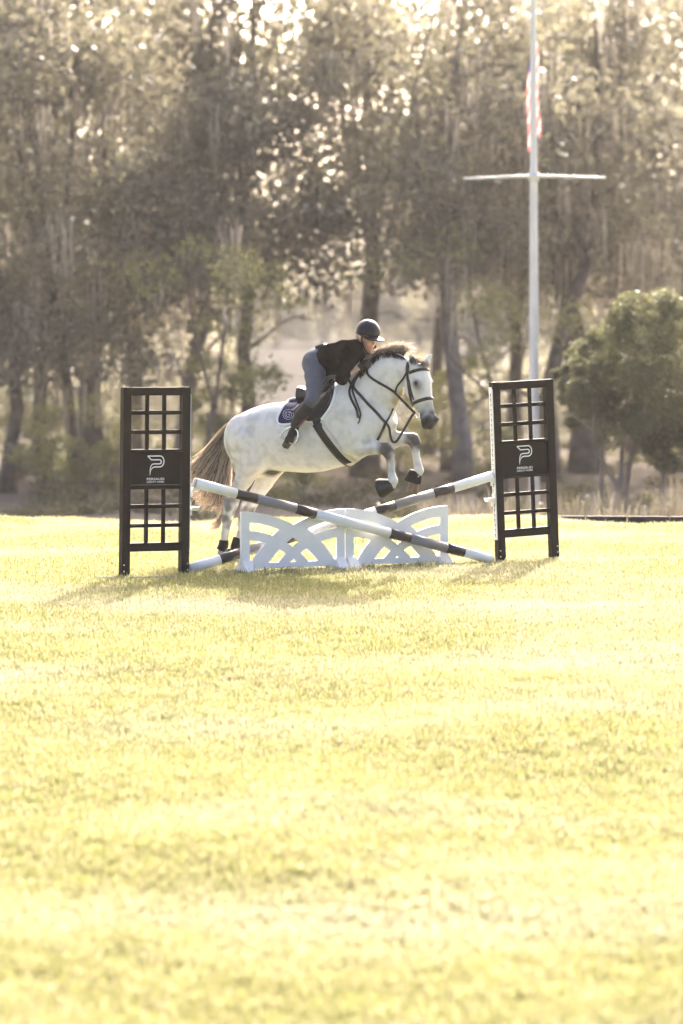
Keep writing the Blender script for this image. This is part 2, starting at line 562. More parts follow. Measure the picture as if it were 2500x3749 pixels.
# shaded undergrowth below the oaks
low = bpy.data.collections.new('undergrowth_tufts')
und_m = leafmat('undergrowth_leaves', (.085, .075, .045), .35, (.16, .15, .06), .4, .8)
for k in range(3):
    rr = np.random.default_rng(350 + k)
    c = rr.normal(0, .30, (9, 3)) * np.array((1, 1, .35)); c[:, 2] = np.abs(c[:, 2])
    i_ = np.repeat(np.arange(9), 26); pz = c[i_] + rr.normal(0, .12, (len(i_), 3)); pz[:, 2] = np.abs(pz[:, 2]) + .03
    u = rr.normal(size=(len(i_), 3)); u /= np.linalg.norm(u, axis=1)[:, None]
    w = np.cross(u, rr.normal(size=(len(i_), 3))); w /= np.linalg.norm(w, axis=1)[:, None]
    V = np.stack([pz - u * .06, pz + w * .035, pz + u * .06, pz - w * .035], 1).reshape(-1, 3)
    me = mesh_data('undergrowth_tuft', V, np.arange(len(V)).reshape(-1, 4)); me.materials.append(und_m)
    low.objects.link(bpy.data.objects.new('undergrowth_tuft', me))
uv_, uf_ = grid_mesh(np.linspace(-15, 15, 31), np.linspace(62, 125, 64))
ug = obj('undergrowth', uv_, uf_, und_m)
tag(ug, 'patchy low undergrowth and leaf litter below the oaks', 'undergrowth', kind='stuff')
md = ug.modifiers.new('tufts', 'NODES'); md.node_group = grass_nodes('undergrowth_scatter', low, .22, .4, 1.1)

# low dark timber on the crest
c0, c1 = at(1990, 1903, 42.3), at(2760, 1907, 42.0)
tb = MB()
for i in range(5):
    a = c0 + (c1 - c0) * (i / 5 + .003); b_ = c0 + (c1 - c0) * ((i + 1) / 5 - .003)
    w_ = (b_ - a) / 2
    tb.box((a + b_) / 2 + np.array((0, 0, .0)), w_, (0, .06, 0), (0, 0, .05), .008)
tim = tb.build('timber_edging', mat('tarred_timber', (0.03, 0.026, 0.022), .85, .3, 5, bump=.4))
tag(tim, 'low dark timber edging lying along the crest of the field', 'edging')

# ------------------------------------------------------------------ haze
def haze_box():
    x0, x1, y0, y1, z0, z1 = -810, 810, -70, 960, -4.2, 24
    V = [(x, y, z) for z in (z0, z1) for y in (y0, y1) for x in (x0, x1)]
    Fc = [(0, 2, 3, 1), (4, 5, 7, 6), (0, 1, 5, 4), (2, 6, 7, 3), (0, 4, 6, 2), (1, 3, 7, 5)]
    m = bpy.data.materials.new('haze_air'); m.use_nodes = True
    n = m.node_tree.nodes; n.remove(n['Principled BSDF'])
    pv = n.new('ShaderNodeVolumePrincipled')
    pv.inputs['Color'].default_value = (0.95, 0.93, 0.93, 1)
    pv.inputs['Density'].default_value = HAZE
    pv.inputs['Anisotropy'].default_value = 0.35
    m.node_tree.links.new(pv.outputs[0], n['Material Output'].inputs['Volume'])
    o = obj('haze', np.array(V, float), [list(f) for f in Fc], m)
    tag(o, 'pale warm haze hanging in the air over field and trees', 'haze', kind='stuff')
HAZE = 0.00023
haze_box()

# ------------------------------------------------------------------ trees
bark = mat('oak_bark', (0.12, 0.098, 0.080), .9, .45, 3.0, .15, bump=.8, bscale=14)
pale_bark = mat('pale_oak_bark', (0.19, 0.165, 0.15), .9, .35, 3.0, .15, bump=.8, bscale=14)
leaf_a = leafmat('oak_leaves', (0.150, 0.130, 0.111), .45, (0.31, 0.285, 0.185), .4, .5)
leaf_b = leafmat('young_leaves', (0.12, 0.125, 0.055), .5, (0.36, 0.35, 0.14), .3, .7)
leaf_c = leafmat('small_oak_leaves', (0.090, 0.090, 0.052), .38, (0.18, 0.18, 0.08), .35, 1.2)
moss_m = leafmat('spanish_moss', (0.32, 0.29, 0.25), .5, (0.60, 0.53, 0.45), .3, 1.0, .9)

def leaf_cloud(rr, cen, rad, n, size, flat=.65):
    cen = np.asarray(cen); rad = np.asarray(rad)
    i = np.repeat(np.arange(len(cen)), n)
    d = rr.normal(size=(len(i), 3)); d /= np.linalg.norm(d, axis=1)[:, None]
    q = rr.uniform(.25, 1, len(i)) ** .6
    p = cen[i] + d * (rad[i] * q)[:, None] * np.array((1, 1, flat))
    u = rr.normal(size=(len(i), 3)); u /= np.linalg.norm(u, axis=1)[:, None]
    w = np.cross(u, rr.normal(size=(len(i), 3))); w /= np.linalg.norm(w, axis=1)[:, None]
    s = size * rr.uniform(.55, 1.25, len(i))[:, None]
    u = u * s * .5; w = w * s * .28
    V = np.stack([p - u, p + w, p + u, p - w], 1).reshape(-1, 3)
    return V, np.arange(len(V)).reshape(-1, 4)

def tree(name, base, h, r, seed, label, group=None, lean=(0, 0), crown=(3.0, 14.0), spread=4.5, limbs=9, clumps=55, leaves=230, lsize=.14,
         crad=(.7, 1.25), leafm=None, barkm=None, moss=30, flat=.75, fork=.45, trunk_bits=None):
    rr = np.random.default_rng(seed)
    bx, by = base
    bz = float(gz(bx, by)) - .1
    root = empty(name, (bx, by, bz), label, 'tree', group)
    B = np.array((bx, by, bz))
    tb = MB()
    n = 12
    t = np.linspace(0, 1, n)
    wob = np.cumsum(rr.normal(0, .26, (n, 2)), 0) * (h / 14)
    wob = (wob - wob[0]) * np.minimum(1, t * 2)[:, None]
    tp = np.stack([bx + lean[0] * t + wob[:, 0], by + lean[1] * t + wob[:, 1], bz + h * .8 * t], 1)
    tr = r * (1 - .72 * t); tr[0] *= 1.45; tr[1] *= 1.08
    kf = max(4, int(n * max(fork, .38)))                     # the trunk forks here into leaders
    tb.tube(tp[:kf + 1], tr[:kf + 1], 12)
    leaders = []
    nl = 3 if h > 9 else 2
    for q in range(nl):
        az = q * 6.283 / nl + rr.uniform(-.6, .6); out = spread * rr.uniform(.25, .6) * (.15 if q == 0 else 1)
        e = tp[-1] + np.array((math.cos(az) * out, math.sin(az) * out, rr.uniform(-.15, .1) * h))
        m_ = tp[kf] * .45 + e * .55 + np.array((math.cos(az) * out * .25, math.sin(az) * out * .25, -.3)) + rr.normal(0, .2, 3)
        lp = spline([tp[kf] - np.array((0, 0, .25)), m_, e], 10)
        tb.tube(lp, tr[kf] * (.86 if q == 0 else .66) * (1 - .75 * np.linspace(0, 1, 10)), 9)
        leaders.append(lp)
    cen = []
    for i in range(limbs):
        ld = leaders[i % nl]
        f = rr.uniform(.08, .95); s = np.array([np.interp(f, np.linspace(0, 1, 10), ld[:, k]) for k in range(3)])
        if i % 4 == 3:
            kk = rr.integers(max(2, kf - 3), kf + 1); s = tp[kk]
        az = i * 2.4 + rr.uniform(-.5, .5)
        Ln = spread * rr.uniform(.5, 1.0)
        end = s + np.array((math.cos(az) * Ln, math.sin(az) * Ln, Ln * rr.uniform(-.15, .55)))
        mid = (s + end) / 2 + np.array((0, 0, Ln * rr.uniform(.05, .3))) + rr.normal(0, .15, 3)
        lp = spline([s, mid, end], 8)
        r0 = tr[kf] * rr.uniform(.28, .42)
        tb.tube(lp, r0 * (1 - .8 * np.linspace(0, 1, 8)), 7)
        for k in range(3):
            a = lp[rr.integers(2, 7)]
            e = a + rr.normal(0, 1, 3) * np.array((1, 1, .5)) * spread * .28 + np.array((0, 0, -.1))
            tb.tube(spline([a, (a + e) / 2 + rr.normal(0, .12, 3), e], 5), np.linspace(r0 * .4, r0 * .1, 5), 5)
            cen.append(e)
        cen.append(end)
    for bit in trunk_bits or ():
        tb.tube(spline([np.array(q) for q in bit[0]], 8), np.linspace(bit[1], bit[2], 8), 8)
    cen = list(cen)
    while len(cen) < clumps:
        f = rr.uniform(0, 1)
        zt = bz + crown[0] + (crown[1] - crown[0]) * f
        c0 = np.array([np.interp(min(1, (zt - bz) / (h * .8)), t, tp[:, k]) for k in range(2)])
        a = rr.uniform(0, 6.283); q = spread * math.sqrt(rr.uniform()) * (.95 if .15 < f < .7 else .7)
        cen.append(np.array((c0[0] + q * math.cos(a), c0[1] + q * math.sin(a), zt + rr.normal(0, .3))))
    cen = np.array(cen[:max(clumps, 1)])
    lo, hi = crown
    cen[:, 2] = np.where(cen[:, 2] < bz + lo, bz + lo + rr.uniform(0, 2.0, len(cen)), cen[:, 2])
    tb.build('trunk', barkm or bark, root, True)
    rad = rr.uniform(crad[0], crad[1], len(cen))
    V, Fq = leaf_cloud(rr, cen, rad, leaves, lsize, flat)
    obj('crown', V, Fq, leafm or leaf_a, root)
    if moss:
        MV, MF = [], []
        for i in range(moss):
            c = cen[rr.integers(len(cen))] + rr.normal(0, .45, 3)
            Lm = rr.uniform(.5, 1.7)
            for k in range(9):
                p0 = c + rr.normal(0, .12, 3); L2 = Lm * rr.uniform(.4, 1)
                w = rr.uniform(.010, .030); a = rr.uniform(0, 3.14); wv = np.array((math.cos(a), math.sin(a), 0)) * w
                n0 = len(MV); sway = rr.normal(0, .05, 2)
                for q in (0, .33, .66, 1):
                    cc = p0 + np.array((sway[0] * q * q + .02 * math.sin(9 * q + k), sway[1] * q * q, -L2 * q))
                    ww = wv * (1 - .75 * q)
                    MV += [cc - ww, cc + ww]
                MF += [[n0 + 2 * q, n0 + 2 * q + 1, n0 + 2 * q + 3, n0 + 2 * q + 2] for q in range(3)]
        obj('moss', np.array(MV), np.array(MF), moss_m, root)['kind'] = 'stuff'
    return root

def tx(px, D): return ((px - 1250) / F * D, D)
OAKS = 'moss-hung oaks beyond the field'
common = 'tall moss-hung oak in the hazy wood beyond the field'
spec = [  # px, depth, trunk px, lean x, label, kwargs
    (30, 78, 42, .3, 'low-branched oak in the dim wood beyond the thin-stemmed oak', dict(crown=(3.1, 12.5), fork=.18, clumps=93)),
    (150, 92, 46, -.4, 'hazy oak standing behind the bright sunlit shrub', dict(crown=(3.7, 12.5), fork=.25, clumps=93)),
    (268, 80, 36, .2, 'thin-stemmed oak beside the bright sunlit shrub', dict(crown=(3.9, 12.5), fork=.25, clumps=81)),
    (340, 88, 78, .2, 'thick-trunked oak behind the loose leafy shrub', dict(crown=(4.3, 12.5), fork=.35, clumps=93)),
    (480, 97, 60, -.5, 'hazy oak seen through the upright standard\'s lattice', dict(crown=(3.9, 12.5), clumps=93)),
    (655, 82, 52, 1.0, 'moss-hung oak with a pale grey trunk rising behind the upright standard', dict(barkm='p', crown=(5.1, 12.5), spread=4.0, clumps=89)),
    (905, 80, 50, -.5, 'oak with dense low branches behind the horse\'s rump', dict(crown=(4.6, 12.5), spread=2.2, clumps=54)),
    (1335, 86, 70, -.2, 'tall dark-trunked oak rising straight behind the rider\'s helmet', dict(crown=(7.1, 12.5), spread=2.3, clumps=40)),
    (1560, 100, 44, .6, 'hazy oak standing above the horse\'s ears', dict(crown=(5.9, 12.5), spread=3.6, clumps=66)),
    (1700, 80, 58, -.4, 'oak with a pale slender trunk between the horse\'s head and the flagpole', dict(barkm='p', crown=(5.1, 12.5), spread=3.4, clumps=70)),
    (1885, 93, 46, .3, 'hazy oak between the pale slender oak and the flagpole', dict(crown=(4.9, 12.5), clumps=85)),
    (2010, 83, 56, .2, 'oak whose trunk stands just behind the flagpole', dict(crown=(5.3, 12.5), clumps=81)),
    (2150, 89, 88, -.3, 'thick dark-trunked oak between the flagpole and the small round oak', dict(crown=(4.5, 12.5), clumps=97)),
    (2330, 98, 60, .2, 'hazy oak behind the crown of the small round oak', dict(crown=(3.9, 12.5), clumps=93)),
    (2475, 90, 60, -.2, 'hazy oak behind the crown of the small round oak', dict(crown=(4.1, 12.5), clumps=93)),
]
for k, (px, D, w, lx, lab, kw) in enumerate(spec):
    kw = dict(kw)
    if kw.get('barkm') == 'p': kw['barkm'] = pale_bark
    tree('oak_tree', tx(px, D), 14.0 + (k * 7 % 5) * .5, 1.25 * w / 2 * D / F, 500 + k, lab, OAKS, (lx, 0), moss=85, leaves=(150, 130, 120)[k % 3] if k < 6 else (115, 95, 105)[k % 3], lsize=.25, crad=(.7, 1.5), **kw)
# slimmer young trees that catch the sun
for k, (px, D, w, h, lx, cr, sp, lab) in enumerate([
    (715, 72, 26, 8.0, .9, (2.2, 6), 2.0, 'slender bent young tree with sunlit yellow green leaves behind the horse\'s tail'),
    (1860, 76, 24, 8.5, -1.5, (3.0, 8), 1.8, 'slim leaning young tree with sunlit leaves between the flagpole and the pale oak')]):
    tree('young_tree', tx(px, D), h, w / 2 * D / F, 700 + k, lab, None, (lx, 0), crown=cr, spread=sp, limbs=6, clumps=16, leaves=150, lsize=.11, crad=(.4, .8), leafm=leaf_b, moss=6, fork=.4)
# small round oak
D = 58
bx, by = tx(2255, D)
so = tree('small_oak', (bx, by), 3.6, .10, 731, 'small round-crowned oak on several pale stems beside the flagpole', None, (.3, 0), crown=(1.5, 4), spread=1.2, limbs=5, clumps=10,
          leaves=60, lsize=.08, crad=(.4, .6), leafm=leaf_c, barkm=pale_bark, moss=0, fork=.35,
          trunk_bits=[(((bx + .25, by, -1.5), (bx + .2, by + .1, -.4), (bx + .55, by + .1, .9)), .07, .03), (((bx + .75, by + .2, -1.5), (bx + .85, by + .2, -.2), (bx + 1.1, by + .2, 1.0)), .06, .03),
                      (((bx - .3, by + .1, -1.5), (bx - .25, by, -.5), (bx - .2, by, .6)), .06, .03)])
rr = np.random.default_rng(77)
cen, rad = [], []
for (px, py, rp_) in [(2200, 1330, 95), (2150, 1450, 70), (2260, 1230, 95), (2350, 1150, 80), (2430, 1110, 75), (2380, 1250, 110), (2480, 1200, 110), (2300, 1380, 110), (2420, 1380, 120),
                      (2500, 1330, 120), (2200, 1500, 75), (2260, 1530, 65), (2360, 1520, 100), (2460, 1500, 110), (2540, 1450, 110), (2430, 1600, 85), (2520, 1600, 90), (2340, 1600, 55), (2600, 1300, 110), (2640, 1450, 110),
                      (2590, 1180, 90), (2170, 1390, 60), (2700, 1350, 100), (2450, 1680, 60), (2230, 1430, 80), (2110, 1420, 55), (2120, 1360, 45), (2140, 1520, 50), (2290, 1130, 60), (2180, 1250, 55)]:
    for j in range(4):
        c = at(px + rr.normal(0, 34), py + rr.normal(0, 34), D + rr.uniform(-1.3, 1.4))
        cen.append(c); rad.append(rp_ / F * D * rr.uniform(.55, 1.0))
V, Fq = leaf_cloud(rr, cen, np.array(rad), 520, .075, .85)
for ch in list(so.children):
    if ch.name.startswith('crown'): bpy.data.objects.remove(ch)
obj('crown', V, Fq, leaf_c, so)

# shrubs under the trees
def shrub(base, w, h, seed, label, leafm=leaf_b, n=14, ls=.09):
    rr = np.random.default_rng(seed)
    bx, by = base; bz = float(gz(bx, by)) - .05
    root = empty('shrub', (bx, by, bz), label, 'shrub', 'shrubs under the oaks')
    st = MB()
    cen = []
    for i in range(n):
        e = np.array((bx + rr.normal(0, w * .4), by + rr.normal(0, w * .35), bz + h * rr.uniform(.25, 1)))
        st.tube(spline([(bx + rr.normal(0, .1), by, bz), (bx * .6 + e[0] * .4, by * .6 + e[1] * .4, bz + (e[2] - bz) * .6), e], 5), np.linspace(.022, .006, 5), 5)
        cen.append(e)
    st.build('stem', bark, root, True)
    V, Fq = leaf_cloud(rr, cen, rr.uniform(.22, .48, n), 130, ls)
    obj('foliage', V, Fq, leafm, root)
shrub(tx(170, 76), 1.1, 1.9, 801, 'bright sunlit shrub at the foot of the thin-stemmed oak')
shrub(tx(1110, 72), .8, 1.1, 802, 'low pale shrub showing under the horse\'s belly', n=10)
shrub(tx(330, 74), .7, 1.3, 803, 'loose leafy shrub before the thick oak trunk', n=9)
shrub(tx(830, 76), 1.5, 4.6, 804, 'tall sunlit yellow green shrub between the standard and the horse\'s rump', n=20, ls=.12)
shrub(tx(1790, 78), 1.0, 1.6, 805, 'sunlit shrub seen beside the leaning standard', n=10)
shrub(tx(1640, 90), 1.8, 3.2, 806, 'broad hazy shrub beyond the horse\'s muzzle', n=18, ls=.12)
shrub(tx(420, 80), 1.2, 2.2, 808, 'sunlit shrub showing beside the upright standard\'s outer post', n=13)
shrub(tx(1450, 84), 1.1, 1.5, 809, 'pale low shrub between the folded forelegs and the pale oak', n=10)
shrub(tx(60, 84), 1.2, 2.6, 807, 'tall shrub among the outermost oak trunks', n=14)

# far wood, faded by the haze
far_lab = 'distant oak almost lost in the haze between the nearer trunks'
for k, (px, D, h) in enumerate([(-60, 250, 13), (150, 235, 12), (330, 270, 12), (520, 240, 11), (700, 265, 9), (860, 290, 7.5), (1010, 330, 7.0), (1190, 340, 6.5), (1400, 300, 8), (1540, 260, 9), (1720, 240, 9), (1900, 265, 10), (2080, 240, 10), (2250, 265, 11), (2420, 240, 12), (2580, 265, 12)]):
    tree('far_oak', tx(px, D), h, .3, 900 + k, far_lab, 'distant oaks in the haze', crown=(1.2, h * .95), spread=4.4, limbs=6, clumps=60, leaves=150, lsize=.40, crad=(1.1, 1.9), moss=0, fork=.2)
rr = np.random.default_rng(61)
n = 900
D_ = rr.uniform(380, 520, n); x_ = rr.uniform(-.125, .125, n) * D_
cen = np.stack([x_, D_, -2.0 + rr.uniform(0, 1, n) ** 1.2 * (6.0 + 1.6 * np.sin(x_ * .17))], 1)
V, Fq = leaf_cloud(rr, cen, rr.uniform(1.8, 3.2, n), 110, .8)
tag(obj('far_wood', V, Fq, leaf_a), 'dense far-off wood closing the view in the haze', 'wood', kind='stuff')

for (n, a0, a1, d0, d1, hh, sd_, lab) in ((420, -.118, -.030, 122, 150, 2.6, 62, 'dim leafy thicket deep in the wood beyond the upright standard'), (380, .018, .118, 126, 155, 1.9, 63, 'dim leafy thicket deep in the wood beyond the flagpole')):
    rr = np.random.default_rng(sd_)
    D_ = rr.uniform(d0, d1, n); x_ = rr.uniform(a0, a1, n) * D_
    cen = np.stack([x_, D_, -2.1 + rr.uniform(0, 1, n) ** 1.3 * hh * (1 + .3 * np.sin(x_ * .9))], 1)
    V, Fq = leaf_cloud(rr, cen, rr.uniform(.5, 1.0, n), 110, .24)
    tag(obj('thicket', V, Fq, leaf_a), lab, 'thicket', kind='stuff')

# ------------------------------------------------------------------ flagpole and flag
D = 58
pole_mat = mat('white_pole_paint', (0.58, 0.59, 0.63), .35, .05, 3, .5)
pb = at(1956, 1900, D); pb[2] = float(gz(pb[0], pb[1])) - .05
fp = empty('flagpole', pb, 'tall white flagpole with a crossed yardarm behind the leaning standard', 'flagpole')
ptop = at(1951, -330, D)
pts = [pb + (ptop - pb) * t for t in np.linspace(0, 1, 8)]
m = MB(); m.tube(pts, np.linspace(.094, .040, 8), 20); m.build('pole', pole_mat, fp, True)
yc = at(1955, 648, D)
yl, yr = at(1697, 654, D + .25), at(2217, 651, D - .25)
m = MB(); m.tube(spline([yl, yc + np.array((0, -.09, .01)), yr], 12), np.r_[.018, np.linspace(.021, .028, 5), np.linspace(.028, .021, 5), .018], 10); m.build('yardarm', pole_mat, fp, True)
m = MB(); m.tube([yc - np.array((0, 0, .07)), yc + np.array((0, 0, .07))], .088, 16); m.build('collar', pole_mat, fp, True)
m = MB(); m.tube([ptop, ptop + np.array((0, 0, .02))], .06, 12)
u_ = np.linspace(0, math.pi, 7)
m.tube([ptop + np.array((0, 0, .10 - .09 * math.cos(a))) for a in u_], [max(.002, .09 * math.sin(a)) for a in u_], 14); m.build('finial', mat('gilt', (.6, .42, .12), .3, .1, 5, metal=1), fp, True)
rope = mat('halyard_rope', (.35, .33, .30), .9, .1, 30)
for e, b_ in ((yl, at(1712, 1300, D + .1)), (yr, at(2178, 1300, D - .1))):
    bot = b_.copy(); bot[2] = pb[2] + 1.0
    m = MB(); m.tube(spline([e, (e + bot) / 2 + np.array((0, 0, -.05)), bot], 10), .0022, 6); m.build('halyard', rope, fp)
# flag hanging limp along the pole
NU, NV = 26, 30
fv, fu = [], []
rrf = np.random.default_rng(5)
for j in range(NV + 1):
    t = j / NV
    for i in range(NU + 1):
        s = i / NU
        fold = math.sin(s * 5.2 * math.pi)
        wid = .05 + .075 * min(1, t * 2.2) + .015 * math.sin(7 * t)
        x = pb[0] + .0 + (s - .5) * wid * 1.75 * (1 if i % 2 else .96) + .02 * math.sin(5 * t + 2)
        y = pb[1] + .135 + .05 * fold * (.5 + t * .5)
        z = at(0, 150, D)[2] - t * (1.85 - .32 * s + .06 * fold)
        fv.append((x, y, z)); fu.append((s, t))
ff = [[j * (NU + 1) + i, j * (NU + 1) + i + 1, (j + 1) * (NU + 1) + i + 1, (j + 1) * (NU + 1) + i] for j in range(NV) for i in range(NU)]
fcol = []
for s, t in fu:
    k = int((t * 11.0 + s * 5.0 + 1.0)) % 2
    c = (.50, .06, .07) if k == 0 else (.70, .68, .66)
    if t < .30 and s < .5: c = (.05, .06, .20)
    fcol.append(c)
fl = obj('flag', np.array(fv), np.array(ff), leafmat('flag_cloth', (1, 1, 1), .4, (1, 1, 1), .08, 6, .8, True), None, True, np.array(fcol))
tag(fl, 'red, white and blue striped flag hanging limp against the flagpole', 'flag')
# ------------------------------------------------------------------ the jump
TH = R(26)
W_ = np.array((math.cos(TH), math.sin(TH), 0.0))       # along the jump
N_ = np.array((math.sin(TH), -math.cos(TH), 0.0))      # out of the jump, towards the field
Z_ = np.array((0, 0, 1.0))
L0 = np.array((-1.462, 33.04, 0.0))                    # where the jump's clear width begins
def on_line(px, d=0.0):
    """point of the jump line (set d metres out in front) seen in photograph column px"""
    k = (px - 1250) / F
    o = L0 + N_ * d
    t = (k * o[1] - o[0]) / (W_[0] - k * W_[1])
    return o + W_ * t
def zrow(py, y): return EYE - (py - HY) / F * y

brown = mat('dark_brown_powder_coat', (0.013, 0.0075, 0.0045), .62, .25, 6, .15, bump=.15, bscale=90, wear=((.04, .03, .022), 11, .68))
brown_in = mat('dark_brown_panel', (0.016, 0.010, 0.0065), .6, .2, 5, .15, bump=.1, bscale=120)
steel = mat('galvanised_steel', (.62, .63, .65), .4, .12, 20, .5, metal=.8)
dull_steel = mat('weathered_steel', (.16, .15, .14), .7, .3, 20, .2)
white_print = mat('white_print', (.78, .78, .80), .5, .03, 20)
white_pl = mat('white_plastic', (.84, .83, .82), .38, .04, 7, .45, wear=((.55, .53, .48), 9, .70))
dark_hole = mat('keyhole_dark', (.012, .011, .010), .9, .1, 30)

def text_mesh(s, height, width, bold=0.0):
    cu = bpy.data.curves.new('lettering', 'FONT')
    cu.body = s; cu.size = 1.0; cu.offset = bold; cu.resolution_u = 2
    cu.extrude = 0.0
    o = bpy.data.objects.new('lettering_tmp', cu)
    COL.objects.link(o)
    dg = bpy.context.evaluated_depsgraph_get()
    me = bpy.data.meshes.new_from_object(o.evaluated_get(dg))
    V = np.array([v.co[:] for v in me.vertices]); Fc = [list(p.vertices) for p in me.polygons]
    bpy.data.objects.remove(o); bpy.data.curves.remove(cu); bpy.data.meshes.remove(me)
    V = V[:, :2] - V[:, :2].min(0)
    V *= np.array((width, height)) / V.max(0)
    return V, Fc

def ribbon2d(pts, w):
    pts = np.asarray(pts, float)
    w = np.broadcast_to(np.asarray(w, float), (len(pts),))
    T = np.gradient(pts, axis=0); T /= np.linalg.norm(T, axis=1)[:, None] + 1e-9
    Nn = np.stack([-T[:, 1], T[:, 0]], 1) * w[:, None] / 2
    V = np.vstack([pts - Nn, pts + Nn]); n = len(pts)
    return V, [[i, i + 1, n + i + 1, n + i] for i in range(n - 1)]

def logo_strokes():
    """P mark in a unit drawn from the panel: x 0..1 across, y 0 (top) .. 1.1 downwards"""
    arc = lambda cx, cy, rx, ry, a0, a1, n=12: [(cx + rx * math.cos(R(a)), cy + ry * math.sin(R(a))) for a in np.linspace(a0, a1, n)]
    out = [(.03, .03), (.40, .03), (.78, .03)] + arc(.74, .325, .24, .295, -80, 80, 16) + [(.78, .62), (.45, .62)] + [(.36, .64), (.28, .70), (.22, .78), (.19, .88), (.175, 1.05)]
    inn = [(.03, .03), (.14, .14), (.245, .235), (.72, .235)] + arc(.72, .345, .105, .11, -85, 85, 10) + [(.70, .455), (.40, .455)] + [(.31, .47), (.24, .54), (.19, .66), (.165, .82), (.165, 1.08)]
    return [(out, np.r_[np.full(len(out) - 4, .062), .05, .04, .03, .012]), (inn, np.r_[np.full(len(inn) - 4, .062), .055, .045, .03, .012])]

PW, SW, SH = .083, .70, 1.815
def standard(origin, tilt, track_side, label):
    """origin: ground point of the outer front corner at its low-numbered side; the frame runs along W_"""
    root = empty('jump_standard', origin, label, 'jump standard', 'black lattice jump standards')
    up = Z_ * math.cos(tilt) - W_ * math.sin(tilt)
    al = W_ * math.cos(tilt) + Z_ * math.sin(tilt)
    def pt(u, d, z): return origin + al * u - N_ * d + up * z     # d: depth behind the front face
    def bar(name, u0, u1, d0, d1, z0, z1, mt=brown, par=root, bev=.003):
        return MB().box(pt((u0 + u1) / 2, (d0 + d1) / 2, (z0 + z1) / 2), al * (u1 - u0) / 2, -N_ * (d1 - d0) / 2, up * (z1 - z0) / 2, bev).build(name, mt, par)
    pa = bar('post', 0, PW, 0, PW, .0, SH); pb_ = bar('post', SW - PW, SW, 0, PW, .0, SH)
    e = .001
    top = bar('rail', PW + e, SW - PW - e, .004, PW - .004, 1.734, SH - .003)
    bar('rail', PW + e, SW - PW - e, .010, PW - .010, .240, .321)
    bar('rail', PW + e, SW - PW - e, .012, PW - .012, 1.180, 1.217); bar('rail', PW + e, SW - PW - e, .012, PW - .012, .836, .876)
    pan = bar('sign_panel', PW + e, SW - PW - e, .030, .050, .877, 1.179, brown_in)
    for z0, z1 in ((1.549, 1.588), (1.363, 1.403), (.651, .690), (.468, .504)):
        bar('lattice_bar', PW + e, SW - PW - e, .024, .058, z0, z1)
    for uc in (.261, .439):
        for z0, z1 in ((1.2175, 1.7335), (.3215, .8355)):
            bar('lattice_bar', uc - .018, uc + .018, .027, .055, z0, z1)
    # printed mark and words on the panel
    def printed(name, V2, Fc, u0, ztop, par):
        P3 = np.array([pt(u0 + v[0], .0285, ztop - v[1]) for v in V2])
        return obj(name, P3, Fc, white_print, par)
    V2, Fc = [], []
    for pts, w in logo_strokes():
        v, f = ribbon2d(pts, w)
        n0 = len(V2); V2 += list(v); Fc += [[i + n0 for i in q] for q in f]
    printed('emblem', np.array(V2) * .178, Fc, .262, 1.158, pan)
    for s, hgt, zt in (('PERSAUD', .024, .944), ('LEGACY FARMS', .0155, .912)):
        v, f = text_mesh(s, hgt, .182, .012)
        printed('lettering', np.stack([v[:, 0], hgt - v[:, 1]], 1), f, .260, zt, pan)
    # keyhole track on the side that faces the poles
    if track_side < 0: face_u, dirn = -.004, -1
    else: face_u, dirn = SW + .004, 1
    tr_ = MB().box(pt(face_u, PW / 2, .985), al * .004, -N_ * .033, up * .76, 0).build('track', white_pl, root)
    kv, kf = [], []
    for c_, r_ in ((.009, .0095),):
        kv = [(r_ * math.cos(a), c_ + r_ * math.sin(a)) for a in np.linspace(-.9, math.pi + .9, 11)]
        kv += [(-.0045, -.004), (-.0045, -.022), (.0045, -.022), (.0045, -.004)]
    proto = None
    for i in range(29):
        zc = .27 + i * .0505
        if proto is None:
            P3 = np.array([pt(face_u + dirn * .0052, PW / 2 + v[0], zc + v[1]) for v in kv])
            proto = obj('keyhole', P3, [list(range(len(kv)))], dark_hole, tr_)
        else:
            o = proto.copy(); COL.objects.link(o); o.parent = tr_
            o.location = tuple(up * (i * .0505))
    for u in (.02, SW - .02):
        for z in (.055, .115):
            q = pt(u, -.002, z)
            m_ = MB(); m_.tube([q + N_ * .004, q - N_ * .004], .008, 8); m_.build('bolt', steel, root)
    # plate with maker's label
    if track_side < 0:
        bar('label_plate', -.011, -.0085, .010, .072, 1.70, 1.765, white_pl)
    # flat steel foot
    cpt = pt(SW / 2, PW / 2, 0)
    return root, pt

stdA, ptA = standard(at(446, 2115, 32.70) * np.array((1, 1, 0)) , R(-.6), 1, 'upright dark brown lattice jump standard beside the horse\'s tail')
oB = on_line(1827) * np.array((1, 1, 0))
stdB, ptB = standard(oB, R(2.3), -1, 'dark brown lattice jump standard leaning over, with a white keyhole track, before the flagpole')
for root, x0, x1, y in ((stdA, 352, 640, 2117), (stdB, 1925, 2130, 2052)):
    D_ = F * EYE / (y - HY)
    a, b_ = at(x0, y, D_), at(x1, y, D_)
    a[2] = b_[2] = .012
    MB().box((a + b_) / 2, (b_ - a) / 2, (0, .022, 0), (0, 0, .006), .002).build('foot_plate', dull_steel, root)

